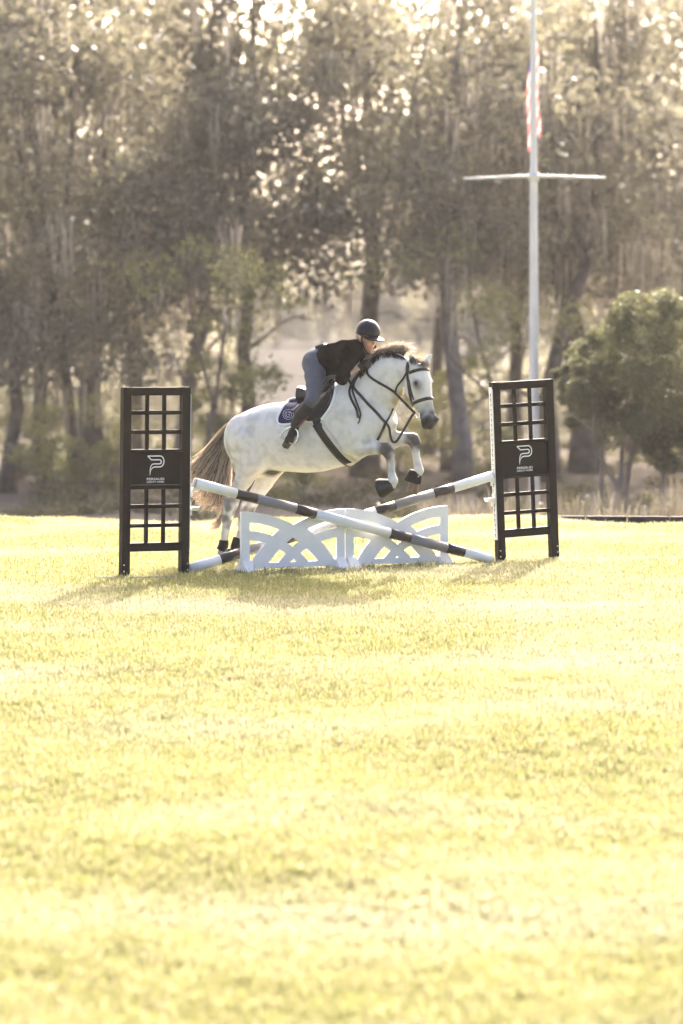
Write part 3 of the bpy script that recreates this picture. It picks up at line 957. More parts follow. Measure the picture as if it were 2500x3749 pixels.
# white pole cups hooked on the tracks
def cup(pt, u0, dirn, z, label):
    base = pt(u0, PW / 2, z)
    root = empty('jump_cup', base, label, 'jump cup', 'white pole cups')
    a = W_ * dirn
    MB().box(base + a * .009, a * .0045, N_ * .03, Z_ * .050, .003).build('back_plate', white_pl, root)
    m_ = MB(); n = 9
    V, Fc = [], []
    for w0 in (.014, .092):
        for r_ in (.056, .062):
            for ang in np.linspace(200, 340, n):
                V.append(base + a * w0 + N_ * (r_ * math.cos(R(ang))) + Z_ * (.028 + r_ * math.sin(R(ang))))
    i_ = lambda w, r_, k: (w * 2 + r_) * n + k
    for k in range(n - 1):
        Fc += [[i_(0, 0, k), i_(1, 0, k), i_(1, 0, k + 1), i_(0, 0, k + 1)], [i_(0, 1, k), i_(0, 1, k + 1), i_(1, 1, k + 1), i_(1, 1, k)],
               [i_(0, 0, k), i_(0, 0, k + 1), i_(0, 1, k + 1), i_(0, 1, k)], [i_(1, 0, k), i_(1, 1, k), i_(1, 1, k + 1), i_(1, 0, k + 1)]]
    for k in (0, n - 1):
        Fc.append([i_(0, 0, k), i_(0, 1, k), i_(1, 1, k), i_(1, 0, k)])
    m_.add(V, Fc).build('cradle', white_pl, root)
    MB().box(base + a * .018 - Z_ * .055, a * .009, N_ * .018, Z_ * .022, .004).build('pin', white_pl, root)
zA = lambda py: zrow(py, 33.05)
zB = lambda py: zrow(py, 34.5)
cup(ptA, SW + .008, 1, zA(1786), 'white cup holding the raised end of the pole nearer the field')
cup(ptA, SW + .008, 1, zA(1855), 'empty white cup on the upright standard')
cup(ptB, -.008, -1, zB(1752), 'white cup holding the raised end of the pole behind the gates')
cup(ptB, -.008, -1, zB(1826), 'empty white cup on the leaning standard')

# ------------------------------------------------------------------ poles
band_w = mat('pole_white', (.80, .80, .80), .33, .05, 6, .5, wear=((.45, .42, .38), 13, .70))
band_k = mat('pole_dark_brown', (.028, .019, .018), .36, .2, 8, .5)
band_g = mat('pole_grey', (.21, .20, .21), .36, .12, 8, .5)
cap_g = mat('pole_end_cap', (.33, .34, .38), .5, .1, 10)
bands = [(0, .133, band_w), (.133, .2, band_k), (.2, .33, band_g), (.33, .396, band_k), (.396, .647, band_w), (.647, .717, band_k), (.717, .844, band_g), (.844, .904, band_k), (.904, 1.0, band_w)]
def jump_pole(A, B, label):
    A, B = np.array(A), np.array(B)
    root = empty('jump_pole', B, label, 'jump pole', 'striped jump poles')
    d = (B - A); Ln = np.linalg.norm(d); d /= Ln
    for t0, t1, mt in bands:
        m_ = MB()
        p0, p1 = A + d * (Ln * t0 + .0004), A + d * (Ln * t1 - .0004)
        m_.tube([p0, p0 + (p1 - p0) * .5, p1], .0495, 28)
        o = m_.build('band', mt, root, True)
        for p in o.data.polygons:
            if len(p.vertices) > 4: p.use_smooth = False
    m_ = MB(); m_.tube([A - d * .012, A - d * .0005], [.040, .0475], 28); m_.build('end_cap', cap_g, root)
    m_ = MB(); m_.tube([B + d * .0005, B + d * .012], [.0475, .040], 28); m_.build('end_cap', cap_g, root)
    return root
a = on_line(714, .045); a[2] = zrow(1768, a[1])
b_ = on_line(1797, .125); b_[2] = .045
jump_pole(a, b_, 'striped pole slanting down across the front of the white gates')
c = on_line(1799, -.03); c[2] = zrow(1743, c[1])
d_ = on_line(694, -.12); d_[2] = .045
jump_pole(c, d_, 'striped pole slanting the other way behind the white gates')

# ------------------------------------------------------------------ white arched gates
def contour_solid(f, u0, u1, v0, v1, step):
    nu, nv = int(math.ceil((u1 - u0) / step)), int(math.ceil((v1 - v0) / step))
    us, vv = np.linspace(u0, u1, nu + 1), np.linspace(v0, v1, nv + 1)
    U, Vv = np.meshgrid(us, vv, indexing='ij')
    fv = f(U, Vv)
    fv = np.where(np.abs(fv) < 1e-5, 1e-5, fv)
    verts, index = [], {}
    def vid(p):
        k = (round(p[0], 6), round(p[1], 6))
        if k not in index:
            index[k] = len(verts); verts.append(p)
        return index[k]
    polys, segs = [], []
    for i in range(nu):
        for j in range(nv):
            cs = [(i, j), (i + 1, j), (i + 1, j + 1), (i, j + 1)]
            vals = [fv[c_] for c_ in cs]
            if all(v <= 0 for v in vals): continue
            pl, cut = [], []
            for k in range(4):
                A, B = cs[k], cs[(k + 1) % 4]; fa, fb = vals[k], vals[(k + 1) % 4]
                pa_, pb2 = (U[A], Vv[A]), (U[B], Vv[B])
                if fa > 0: pl.append(vid(pa_))
                if (fa > 0) != (fb > 0):
                    t = fa / (fa - fb)
                    q = vid((pa_[0] + (pb2[0] - pa_[0]) * t, pa_[1] + (pb2[1] - pa_[1]) * t))
                    pl.append(q); cut.append(q)
            if len(pl) >= 3: polys.append(pl)
    # boundary edges of the filled sheet
    cnt = {}
    for pl in polys:
        for k in range(len(pl)):
            e = (pl[k], pl[(k + 1) % len(pl)])
            if e[0] == e[1]: continue
            if (e[1], e[0]) in cnt: del cnt[(e[1], e[0])]
            else: cnt[e] = 1
    return np.array(verts), polys, list(cnt)

def gate(pxl, pxr, label):
    A, B = on_line(pxl), on_line(pxr)
    Ln = np.linalg.norm(B - A)
    root = empty('gate_panel', (A + B) / 2, label, 'jump gate', 'white arched gate panels')
    Hh, zc, Rr = .588, -.565, 1.153
    def f(u, z):
        rl = np.hypot(u, z - zc); rr_ = np.hypot(u - Ln, z - zc)
        out = np.minimum(np.maximum(Rr - rl, Rr - rr_), np.minimum(np.minimum(u + .001, Ln - u + .001), z - .03))
        def ring(r, a, b2): return np.minimum(r - a, b2 - r)
        s = np.maximum.reduce([ring(rl, 1.052, 1.2), ring(rl, .880, .969), ring(rr_, 1.052, 1.2), ring(rr_, .880, .969), .088 - u, u - (Ln - .088), .085 - z])
        return np.minimum(out, s)
    v2, polys, edges = contour_solid(f, 0, Ln, .03, .60, .0085)
    th = .017
    n = len(v2)
    fr = A + v2[:, :1] * W_ + v2[:, 1:] * Z_ + N_ * th
    bk = A + v2[:, :1] * W_ + v2[:, 1:] * Z_ - N_ * th
    Fc = [p for p in polys] + [[i + n for i in p[::-1]] for p in polys] + [[a_[1], a_[0], a_[0] + n, a_[1] + n] for a_ in edges]
    obj('panel', np.vstack([fr, bk]), Fc, white_pl, root)
    # splayed feet
    for u in (.055, Ln - .06):
        c0 = A + W_ * u
        V = []
        for du in (-.045, .045):
            for (dn, z) in ((-.15, .005), (.15, .005), (.04, .112), (-.04, .112)):
                V.append(c0 + W_ * du * (1.35 if z < .05 else 1) + N_ * dn + Z_ * z)
        MB().add(V, [(0, 1, 2, 3), (7, 6, 5, 4), (0, 4, 5, 1), (1, 5, 6, 2), (2, 6, 7, 3), (3, 7, 4, 0)]).build('foot', white_pl, root)
gate(881, 1259.5, 'white arched gate panel beside the horse\'s hind feet')
gate(1262.5, 1638, 'white arched gate panel beside the leaning standard')
# ------------------------------------------------------------------ horse
PSI = R(23)
HO = np.array((-.27, 33.94, 0.0))
cP, sP = math.cos(PSI), math.sin(PSI)
SC = F / HO[1]                                   # photograph pixels per metre at the horse
def HL(px, py, yl=0.0):
    """horse frame (X forward, Y to its left, Z up) of the point yl metres off its mid-plane seen at px, py"""
    k = (px - 1250) / F
    X = (k * (HO[1] + yl * cP) - HO[0] - yl * sP) / (cP + k * sP)
    dep = HO[1] - X * sP + yl * cP
    return np.array((X, yl, EYE - (py - HY) / F * dep))
def H2W(Pt):
    Pt = np.atleast_2d(Pt)
    return np.stack([HO[0] + Pt[:, 0] * cP + Pt[:, 1] * sP, HO[1] - Pt[:, 0] * sP + Pt[:, 1] * cP, Pt[:, 2]], 1)
def W2H(Pt):
    Pt = np.atleast_2d(Pt) - HO
    return np.stack([Pt[:, 0] * cP - Pt[:, 1] * sP, Pt[:, 0] * sP + Pt[:, 1] * cP, Pt[:, 2]], 1)

trunk_st = [(858, 1578, 1690, .12), (872, 1535, 1735, .19), (900, 1508, 1752, .245), (940, 1490, 1748, .275), (990, 1477, 1728, .285), (1050, 1471, 1726, .295), (1120, 1468, 1730, .305), (1175, 1450, 1727, .305),
            (1215, 1420, 1718, .285), (1260, 1398, 1706, .26), (1305, 1396, 1688, .245), (1350, 1420, 1664, .23), (1388, 1455, 1642, .205), (1412, 1490, 1615, .16), (1424, 1520, 1590, .11)]
_t = []
for px, t_, b_, w_ in trunk_st:
    a1, a2 = HL(px, t_), HL(px, b_)
    _t.append((a1[0], (a1[2] + a2[2]) / 2, (a1[2] - a2[2]) / 2, w_))
_t = spline(np.array(_t), 70)
TX, TC, TB_, TW = _t.T
o0 = np.zeros(3); eX, eY, eZ = np.eye(3)
def trunk_y(X, Z, grow=0.0):
    c, b_, w_ = (np.interp(X, TX, q) for q in (TC, TB_, TW))
    q = np.clip(np.abs((Z - c) / (b_ + grow)), 0, 1)
    return (w_ + grow) * np.maximum(1 - q ** 2.25, 0) ** (1 / 2.25)

neck = [(1322, 1505, 0, 100, .195), (1362, 1447, -.008, 98, .150), (1402, 1392, -.02, 84, .118), (1440, 1358, -.035, 62, .100), (1480, 1356, -.05, 42, .086)]
neckL = [(HL(a, b_, c), d / SC, e) for a, b_, c, d, e in neck]

# head frame
PH = R(49) - PSI                                  # the head turns further towards the camera than the body
hF = np.array((math.cos(PH), -math.sin(PH), 0)); hL = np.array((math.sin(PH), math.cos(PH), 0))
tilt = R(17)
hA = np.array((0, 0, -1)) * math.cos(tilt) + hF * math.sin(tilt)
hV = hF * math.cos(tilt) + np.array((0, 0, 1)) * math.sin(tilt)
hO = HL(1528, 1343, -.06)
HS = np.array([-.012, .016, .06, .12, .17, .22, .28, .34, .40, .46, .51, .555, .59, .608])
Hlat = np.array([.055, .078, .094, .105, .103, .096, .084, .072, .063, .060, .064, .067, .059, .038])
Hfr = np.array([.050, .078, .094, .102, .104, .102, .096, .091, .085, .080, .078, .074, .060, .036])
Hbk = np.array([-.075, -.10, -.125, -.150, -.168, -.182, -.172, -.145, -.110, -.088, -.076, -.070, -.058, -.036])
Hs = spline(np.stack([HS, Hlat, (Hfr + Hbk) / 2, (Hfr - Hbk) / 2], 1), 60)
def hp(s, l, v): return hO + hA * s + hL * l + hV * v

def leg(pts): return [(HL(*p[:3]), p[3]) for p in pts]
legs = {
    'nh': leg([(912, 1610, -.15, .17), (925, 1685, -.16, .135), (893, 1755, -.155, .088), (866, 1805, -.15, .064), (846, 1848, -.145, .066), (838, 1878, -.14, .056), (831, 1912, -.135, .043), (824, 1955, -.13, .036), (819, 1990, -.13, .036), (814, 2026, -.13, .046), (812, 2044, -.13, .040), (813, 2058, -.13, .036)]),
    'fh': leg([(960, 1625, .14, .16), (1000, 1702, .15, .125), (968, 1765, .15, .088), (935, 1822, .145, .064), (910, 1862, .14, .064), (898, 1892, .135, .052), (888, 1925, .13, .041), (877, 1965, .125, .036), (871, 1992, .125, .036), (866, 2026, .125, .046), (866, 2040, .125, .040), (869, 2052, .125, .036)]),
    'nf': leg([(1310, 1590, -.15, .12), (1322, 1636, -.165, .098), (1352, 1638, -.165, .074), (1385, 1641, -.16, .059), (1414, 1644, -.155, .061), (1424, 1658, -.15, .058), (1428, 1682, -.15, .042), (1431, 1715, -.15, .035), (1435, 1742, -.15, .038), (1439, 1760, -.15, .048), (1434, 1777, -.15, .040), (1424, 1788, -.15, .040)]),
    'ff': leg([(1400, 1580, .12, .12), (1432, 1612, .14, .090), (1465, 1606, .14, .067), (1495, 1606, .14, .056), (1512, 1608, .14, .060), (1519, 1622, .14, .056), (1521, 1648, .14, .040), (1526, 1685, .14, .036), (1531, 1708, .14, .040), (1533, 1722, .14, .048), (1526, 1742, .14, .040), (1519, 1755, .14, .040)]),
}
LEGSC = (1, 1, 1)
EAR = [(hp(.020, -.070, .030), hp(-.138, -.076, .020)), (hp(.012, .068, .025), hp(-.120, .160, .075))]
eyeN, eyeF = hp(.176, -.090, .042), hp(.176, .090, .042)
nosN, nosF = hp(.548, -.048, .050), hp(.548, .048, .050)

def horse_sdf(Pt):
    d = sd_loft(Pt, o0, eX, eY, eZ, TX, TC, TW, TB_, 2.25)
    # neck
    nk = None
    for (A, ra, la), (B, rb, lb) in zip(neckL[:-1], neckL[1:]):
        q = sd_cap(Pt, A, B, ra, rb, (1, (ra / la + rb / lb) / 2, 1))
        nk = q if nk is None else smin(nk, q, .05)
    d = smin(d, nk, .07)
    for s in (-1, 1):
        d = smin(d, sd_ell(Pt, HL(1330, 1560, 0) + eY * s * .155, (.185, .095, .235)), .028)
        d = smin(d, sd_ell(Pt, HL(1296, 1612, 0) + eY * s * .165, (.10, .075, .13)), .025)      # triceps
        d = smin(d, sd_cap(Pt, HL(1385, 1440, 0) + eY * s * .085, HL(1412, 1545, 0) + eY * s * .105, .055, .075), .03)  # neck muscle into the breast     # shoulder
        d = smin(d, sd_ell(Pt, HL(1392, 1540, 0) + eY * s * .075, (.125, .10, .165)), .05)   # breast
        d = smin(d, sd_ell(Pt, HL(905, 1606, 0) + eY * s * .14, (.185, .13, .245)), .035)
        d = smin(d, sd_ell(Pt, HL(955, 1540, 0) + eY * s * .17, (.10, .09, .09)), .05)          # point of hip     # haunch
    for k in ('nh', 'fh', 'nf', 'ff'):
        c = legs[k]; q = None
        for (A, ra), (B, rb) in zip(c[:-1], c[1:]):
            e = sd_cap(Pt, A, B, ra, rb)
            q = e if q is None else smin(q, e, .016)
        if k in ('nh', 'fh'):      # point of hock
            A = c[4][0]; q = smin(q, sd_cap(Pt, A + np.array((-.055, 0, .035)), c[6][0] + np.array((-.035, 0, .02)), .026, .020), .03)
            q = smin(q, sd_cap(Pt, A + np.array((-.055, 0, .04)), c[2][0] + np.array((-.05, 0, 0)), .020, .040), .03)
        d = smin(d, q, .055)
    # head
    h = sd_loft(Pt, hO, hA, hL, hV, Hs[:, 0], Hs[:, 2], Hs[:, 1], Hs[:, 3], 2.5)
    for s in (-1, 1):
        h = smin(h, sd_ell(Pt, hp(.20, s * .062, -.075), (.075, .045, .095)), .03)           # jowl
        h = smin(h, sd_ell(Pt, hp(.168, s * .084, .044), (.032, .026, .030)), .025)         # brow
        h = smin(h, sd_ell(Pt, hp(.545, s * .046, .046), (.034, .028, .038)), .02)          # nostril rim
    h = smin(h, sd_ell(Pt, hp(.585, 0, -.045), (.045, .042, .038)), .025)                    # chin
    for (n_, s) in ((nosN, -1), (nosF, 1)):
        h = np.maximum(h, -sd_ell(Pt, n_ + hL * s * .024 + hV * .006, (.013, .016, .020)))
    d = smin(d, h, .035)
    for A, B in EAR:
        ax = B - A; ln = np.linalg.norm(ax)
        sp = spline([A, A + ax * .4, B], 5)
        q = None
        for i in range(4):
            e = sd_cap(Pt, sp[i], sp[i + 1], [.030, .040, .041, .028][i], [.040, .041, .028, .004][i], (1, 1, 1))
            q = e if q is None else smin(q, e, .006)
        d2 = (hF * .9 + hL * (-.45 if B[1] < A[1] + .02 and A is EAR[0][0] else .45)); d2 = d2 / np.linalg.norm(d2)
        q = np.maximum(q, -sd_ell(Pt, A + ax * .50 + d2 * .036, (.032, .032, .062)))
        d = smin(d, q, .018)
    for s in (-1, 1):       # flank fold, groove behind the elbow
        fl = sd_cap(Pt, HL(972, 1690, 0) + eY * s * .285, HL(968, 1600, 0) + eY * s * .315, .012, .006); d = -smin(-d, fl, .03)
        gr_ = sd_cap(Pt, HL(1262, 1668, 0) + eY * s * .25, HL(1240, 1590, 0) + eY * s * .315, .016, .008); d = -smin(-d, gr_, .03)
    d = smin(d, sd_ell(Pt, HL(1000, 1712, 0), (.10, .045, .035)), .05)                     # sheath
    d = smin(d, sd_cap(Pt, HL(893, 1528, 0), HL(868, 1556, 0), .040, .030), .04)             # dock
    return d

def march(px, py, fn, t0=32.2, t1=35.4, eps=.001):
    """first point where the camera ray through px, py meets fn (horse frame)"""
    o = np.array((0, 0, EYE)); dv = np.array(((px - 1250) / F, 1.0, -(py - HY) / F))
    t = t0; best = (9, t0)
    while t < t1:
        p = W2H(o + dv * t)
        d = float(fn(p)[0])
        if d < best[0]: best = (d, t)
        if d < eps: break
        t += max(d * .7, .002)
    p = W2H(o + dv * best[1])[0]
    e = .006
    q = np.array([p + np.array(v) for v in ((e, 0, 0), (-e, 0, 0), (0, e, 0), (0, -e, 0), (0, 0, e), (0, 0, -e))])
    f = fn(q)
    n = np.array((f[0] - f[1], f[2] - f[3], f[4] - f[5])); n /= np.linalg.norm(n) + 1e-9
    return p, n, best[0]

horse = empty('horse', (HO[0], HO[1], 0), 'dappled grey horse taking off over the crossed poles, forelegs folded', 'horse')
hv, hq = surface_nets(horse_sdf, (-1.30, -.48, -.02), (1.45, .48, 2.12), .0105)

# coat colours: pale grey, dapples, dark points; plus painted bounce light on the belly
def blob(c, r): return np.clip(1 - np.linalg.norm(hv - c, axis=1) / r, 0, 1)
nb = vnoise(hv, 5.0); nf_ = vnoise(hv, 16.0, 3.1); nd = vnoise(hv, 30.0, 9.0)
coat = np.ones((len(hv), 3)) * np.array((.64, .625, .615))
dark = np.array((.075, .065, .068)); mid = np.array((.34, .32, .32)); tan = np.array((.42, .31, .17))
def mixc(w, c):
    global coat
    w = np.clip(w, 0, 1)[:, None]
    coat = coat * (1 - w) + np.asarray(c) * w
nm = vnoise(hv, 9.0, 5.5)
mixc(np.clip((nf_ * .9 + nb * .9 + nm * .7) * .5, 0, .40), mid)
hind = np.clip((-.55 - hv[:, 0]) / .3, 0, 1)
mixc(hind * np.clip(.26 + nf_ * 1.2, 0, .7) * np.clip((1.45 - hv[:, 2]) / .4, .35, 1), mid * .9)
mixc(np.clip((1.02 - hv[:, 2]) / .12, 0, 1) * np.clip((.9 - np.abs(hv[:, 0])) / .4, 0, 1) * (hv[:, 2] > .75) * .30, (.50, .38, .22))  # warm light bounced off the grass, painted into the belly colour
for k in ('nh', 'fh'):
    for i, w_ in ((4, .55), (5, .6), (6, .35)):
        mixc(np.clip(blob(legs[k][i][0], .17) * 1.7, 0, 1) * (w_ + nf_ * 1.3), mid * .6)
    mixc(blob(legs[k][9][0], .12) * (1.1 + nf_), (.16, .135, .13))
    mixc(blob(legs[k][8][0], .25) * .5, mid)
for k in ('nf', 'ff'):
    mixc(blob(legs[k][4][0] + np.array((.02, 0, .01)), .125) * (2.6 + 2 * nf_), (.065, .058, .062))
    mixc(blob(legs[k][5][0], .11) * (1.9 + 2 * nf_), (.085, .075, .078))
    mixc(blob(legs[k][2][0], .2) * (.4 + nf_ * 1.2), mid)
mixc(blob(legs['nf'][7][0] + np.array((-.02, -.03, .03)), .10) * (.9 + nf_), (.18, .17, .16))
for s in (-1, 1):
    mixc(blob(hp(.186, s * .10, .040), .066) * 1.6, (.12, .115, .125))
    mixc(blob(hp(.235, s * .09, .045), .080) * .8, (.22, .21, .22))
    mixc(blob(hp(.55, s * .055, .05), .060) * 2.2, (.022, .020, .022))
hs_ = (hv - hO) @ hA
inh = (np.linalg.norm(hv - hp(.5, 0, 0), axis=1) < .30)
mixc(inh * np.clip((hs_ - .36) / .12, 0, 1) * (1.0 + .5 * nf_), (.080, .076, .086))
mixc(inh * np.clip((hs_ - .51) / .05, 0, 1), (.032, .028, .030))
mixc(blob(HL(1000, 1706, 0), .16) * 2.6 * (hv[:, 2] < HL(1000, 1690)[2]), (.030, .024, .020))
mixc(blob(HL(1462, 1450, -.06), .10) * (.8 + nf_ * 2), tan); mixc(blob(HL(1448, 1480, -.06), .07) * (.6 + nf_ * 2), tan)
mixc(blob(HL(1445, 1655, -.2), .0001), tan)
mixc(blob(HL(1500, 1627, .1), .035) * 1.6, dark)
for A, B in EAR[:1]:
    mixc(blob(A + (B - A) * .5 + hF * .03 - hL * .014, .055) * 2.6, (.05, .042, .036))
mixc(blob(hp(-.01, 0, .05), .10) * .9, (.20, .17, .16))
coat = np.clip(coat * (1 + .05 * nd[:, None]), .01, .8)
coat_m = mat('grey_coat', (1, 1, 1), .62, .04, 40, .22, attr=True, bump=.12, bscale=120)
obj('body', H2W(hv), hq, coat_m, horse, True, coat)

def uvsphere(c, r, M=None, n=10):
    V, Fc = [], []
    for i in range(n + 1):
        for j in range(2 * n):
            th, ph = math.pi * i / n, math.pi * j / n
            V.append((math.sin(th) * math.cos(ph), math.sin(th) * math.sin(ph), math.cos(th)))
    for i in range(n):
        for j in range(2 * n):
            k = (j + 1) % (2 * n)
            Fc.append([i * 2 * n + j, (i + 1) * 2 * n + j, (i + 1) * 2 * n + k, i * 2 * n + k])
    return np.asarray(c) + np.array(V) * np.asarray(r), Fc
eye_m = mat('dark_eye', (.012, .009, .008), .12, .1, 30, .6)
for c in (eyeN, eyeF):
    s = -1 if c is eyeN else 1
    V, Fc = uvsphere(c + hL * s * .016 + hV * .003, (.017, .017, .019)); obj('eye', H2W(V), Fc, eye_m, horse, True)

for c, s in ((nosN, -1), (nosF, 1)):
    V, Fc = uvsphere(c + hL * s * .020 + hV * .010, (.013, .013, .019), n=7); obj('nostril', H2W(V), Fc, mat('nostril_dark', (.010, .008, .008), .7), horse, True)

# hooves, boots
horn = mat('hoof_horn', (.17, .12, .085), .55, .3, 20, .35, bump=.3)
black_nb = mat('black_rubber', (.006, .006, .006), .42, .2, 14, .45, bump=.15, bscale=80)
black_boot = mat('black_neoprene', (.009, .008, .008), .75, .2, 14, .25, bump=.25, bscale=120)
def frustum(c, ax, r0, r1, h, n=20, flat=None, back=1.0):
    """ring solid from c along ax"""
    ax = np.asarray(ax, float); ax /= np.linalg.norm(ax)
    f = eX - (eX @ ax) * ax; f /= np.linalg.norm(f); l = np.cross(ax, f)
    V, Fc = [], []
    K = [0, .15, .5, .85, 1]
    for t in K:
        r = r0 + (r1 - r0) * t
        if t in (0, 1): r *= .93
        for j in range(n):
            a = 2 * math.pi * j / n
            V.append(np.asarray(c) + ax * h * t + f * (r * math.cos(a) * (1.06 if math.cos(a) > 0 else back)) + l * r * math.sin(a))
    for i in range(len(K) - 1):
        for j in range(n):
            k = (j + 1) % n
            Fc.append([i * n + j, i * n + k, (i + 1) * n + k, (i + 1) * n + j])
    Fc.append(list(range(n))[::-1]); Fc.append([(len(K) - 1) * n + j for j in range(n)])
    return np.array(V), Fc
for k in ('nh', 'fh'):
    c = legs[k][-1][0]
    top = c + np.array((.006, 0, -.012)); hh = max(.05, top[2] - .004)
    V, Fc = frustum(top, (.12, 0, -1), .042, .062, hh); obj('hoof', H2W(V), Fc, horn, horse, True)
# front hooves: near one folded with its sole to the rear, far one hanging
nfc = HL(1424, 1788, -.15)
V, Fc = frustum(nfc + np.array((.005, 0, .008)), (-.93, 0, -.35), .043, .060, .10); obj('hoof', H2W(V), Fc, horn, horse, True)
ffc = HL(1520, 1752, .14)
V, Fc = frustum(ffc, (-.25, 0, -1), .043, .060, .150); obj('hoof', H2W(V), Fc, horn, horse, True)

def boot_tube(name, pts, rad, label, cat='horse boot', group='horse boots', m_=None, sc=1.0):
    pts = np.array(pts); V, Fc = tube_mesh(spline(pts, 9), np.interp(np.linspace(0, 1, 9), np.linspace(0, 1, len(rad)), rad), 20)
    return V, Fc
def boot(name, V, Fc, m_, label, cat, group):
    W3 = H2W(V); root = empty(name, (W3[:, 0].mean(), W3[:, 1].mean(), W3[:, 2].min()), label, cat, group)
    obj('shell', W3, Fc, m_, root, True)
    return root
nh = legs['nh']; fh = legs['fh']
V, Fc = boot_tube('', [nh[8][0] + (0, 0, .035), nh[8][0] + (-.004, 0, -.02), nh[9][0] + (-.006, 0, .035)], [.046, .050, .055], '')
b1 = boot('fetlock_boot', V, Fc, black_boot, 'black fetlock boot with a green tab on the hind leg nearer the field', 'horse boot', 'hind fetlock boots')
tabp = HL(836, 2015, -.19)
V, Fc = uvsphere(tabp, (.034, .022, .020), n=6); obj('strap_end', H2W(V), Fc, black_boot, b1, True)
V, Fc = uvsphere(tabp + np.array((-.008, -.012, .003)), (.018, .014, .015), n=6); obj('green_tab', H2W(V), Fc, mat('green_tab', (.09, .26, .15), .5), b1, True)
V, Fc = boot_tube('', [fh[8][0] + (0, 0, .07), fh[8][0] + (-.012, 0, -.01), fh[9][0] + (-.012, 0, .0), fh[9][0] + (-.010, 0, -.03)], [.046, .060, .066, .046], '')
boot('fetlock_boot', V, Fc, black_boot, 'black rounded fetlock boot on the hind leg behind the gate end', 'horse boot', 'hind fetlock boots')
V, Fc = frustum(HL(1440, 1774, -.15), (-.93, 0, -.30), .052, .100, .155, back=1.05)
b2 = boot('bell_boot', V, Fc, black_nb, 'black bell boot on the lower folded foreleg hoof', 'horse boot', 'bell boots on the forefeet')
V, Fc = frustum(ffc + np.array((.012, 0, .075)), (-.28, 0, -1), .054, .076, .115, back=1.35)
b3 = boot('bell_boot', V, Fc, black_boot, 'black flared bell boot on the higher foreleg with a brown hoof below', 'horse boot', 'bell boots on the forefeet')
V, Fc = uvsphere(HL(1532, 1744, .07), (.010, .004, .010), n=6); obj('stud', H2W(V), Fc, mat('stud_grey', (.4, .4, .4), .4), b3, True)

# ------------------------------------------------------------------ mane and tail
def strands(guides, n, seed, w0, spread, lateral, cfun, jitter=.012, segs=12):
    """ribbons interpolated between guide curves given in the horse frame"""
    rr = np.random.default_rng(seed)
    G = [spline(g_, segs) for g_ in guides]
    V, Fc, C = [], [], []
    for i in range(n):
        q = rr.uniform(0, len(G) - 1 - 1e-6); k = int(q); f = q - k
        c = G[k] * (1 - f) + G[k + 1] * f
        t = np.linspace(0, 1, segs)
        Lf = rr.uniform(.72, 1.04)
        c = np.stack([np.interp(t * Lf, t, c[:, a]) for a in range(3)], 1) if Lf < 1 else c
        amp = rr.normal(0, 1, 3) * np.array((spread, lateral, spread))
        ph, fr = rr.uniform(0, 6.28), rr.uniform(3, 8)
        c = c + amp * (t ** 1.3)[:, None] + jitter * np.stack([np.sin(fr * t * 2 + ph), .6 * np.cos(fr * t * 1.7 + ph), np.cos(fr * t * 2.2 + ph)], 1) * t[:, None]
        tw = rr.uniform(0, math.pi)
        wv = np.array((math.cos(tw), math.sin(tw), .3))
        T = np.gradient(c, axis=0); T /= np.linalg.norm(T, axis=1)[:, None] + 1e-9
        sd_ = np.cross(T, wv); sd_ /= np.linalg.norm(sd_, axis=1)[:, None] + 1e-9
        w = w0 * rr.uniform(.5, 1.2) * (1 - .85 * t ** 1.5)
        n0 = len(V)
        V += list(np.stack([c - sd_ * w[:, None], c + sd_ * w[:, None]], 1).reshape(-1, 3))
        Fc += [[n0 + 2 * j, n0 + 2 * j + 1, n0 + 2 * j + 3, n0 + 2 * j + 2] for j in range(segs - 1)]
        u = rr.uniform()
        C += [cfun(a, u) for a in np.repeat(t, 2)]
    return np.array(V), np.array(Fc), np.array(C)
hair_m = leafmat('horse_hair', (1, 1, 1), .38, (1.15, 1.05, .95), .2, 30, .45, True, .5)
root_c, mid_c, tip_c = np.array((.050, .040, .036)), np.array((.25, .20, .16)), np.array((.64, .54, .44))
def tailc(t, u):
    c = root_c * (1 - min(1, t * 1.9)) + mid_c * min(1, t * 1.9)
    c = c * (1 - max(0, t - .5) * 1.3) + tip_c * max(0, t - .5) * 1.3
    return c * (.35 + .5 * u) if u < .42 else c * (.5 + .7 * u) + (tip_c - c) * .8 * min(1, t * 1.3)
gl = lambda pts, y=0: [HL(a, b_, y) for a, b_ in pts]
tg_ = [gl([(880, 1518), (832, 1558), (778, 1622), (728, 1682), (694, 1722), (676, 1750)], .03),
       gl([(880, 1518), (836, 1562), (786, 1636), (738, 1704), (704, 1752), (684, 1790)], .03),
       gl([(880, 1520), (843, 1570), (800, 1655), (762, 1735), (735, 1800), (715, 1838)], .02),
       gl([(880, 1521), (849, 1578), (818, 1672), (794, 1770), (774, 1828), (745, 1845)], .0),
       gl([(881, 1515), (853, 1590), (832, 1690), (821, 1785), (806, 1860), (806, 1890)], -.01),
       gl([(880, 1520), (855, 1600), (838, 1710), (832, 1800), (822, 1850), (808, 1885)], -.02)]
V, Fc, C = strands(tg_, 1050, 31, .0055, .030, .045, tailc, .020, 14)
t2 = [gl([(806, 1868), (806, 1888), (790, 1905), (762, 1918), (738, 1916)]), gl([(812, 1872), (810, 1900), (792, 1922), (768, 1935), (745, 1946)]), gl([(814, 1880), (812, 1908), (802, 1930), (785, 1942), (770, 1950)])]
V2, F2, C2 = strands(t2, 90, 32, .0035, .012, .02, lambda t, u: (mid_c * (1 - t) + tip_c * t) * (.6 + .7 * u), .006, 10)
w1 = [gl([(775, 1690), (735, 1690), (705, 1682), (700, 1670)]), gl([(770, 1715), (730, 1725), (702, 1718), (694, 1700)])]
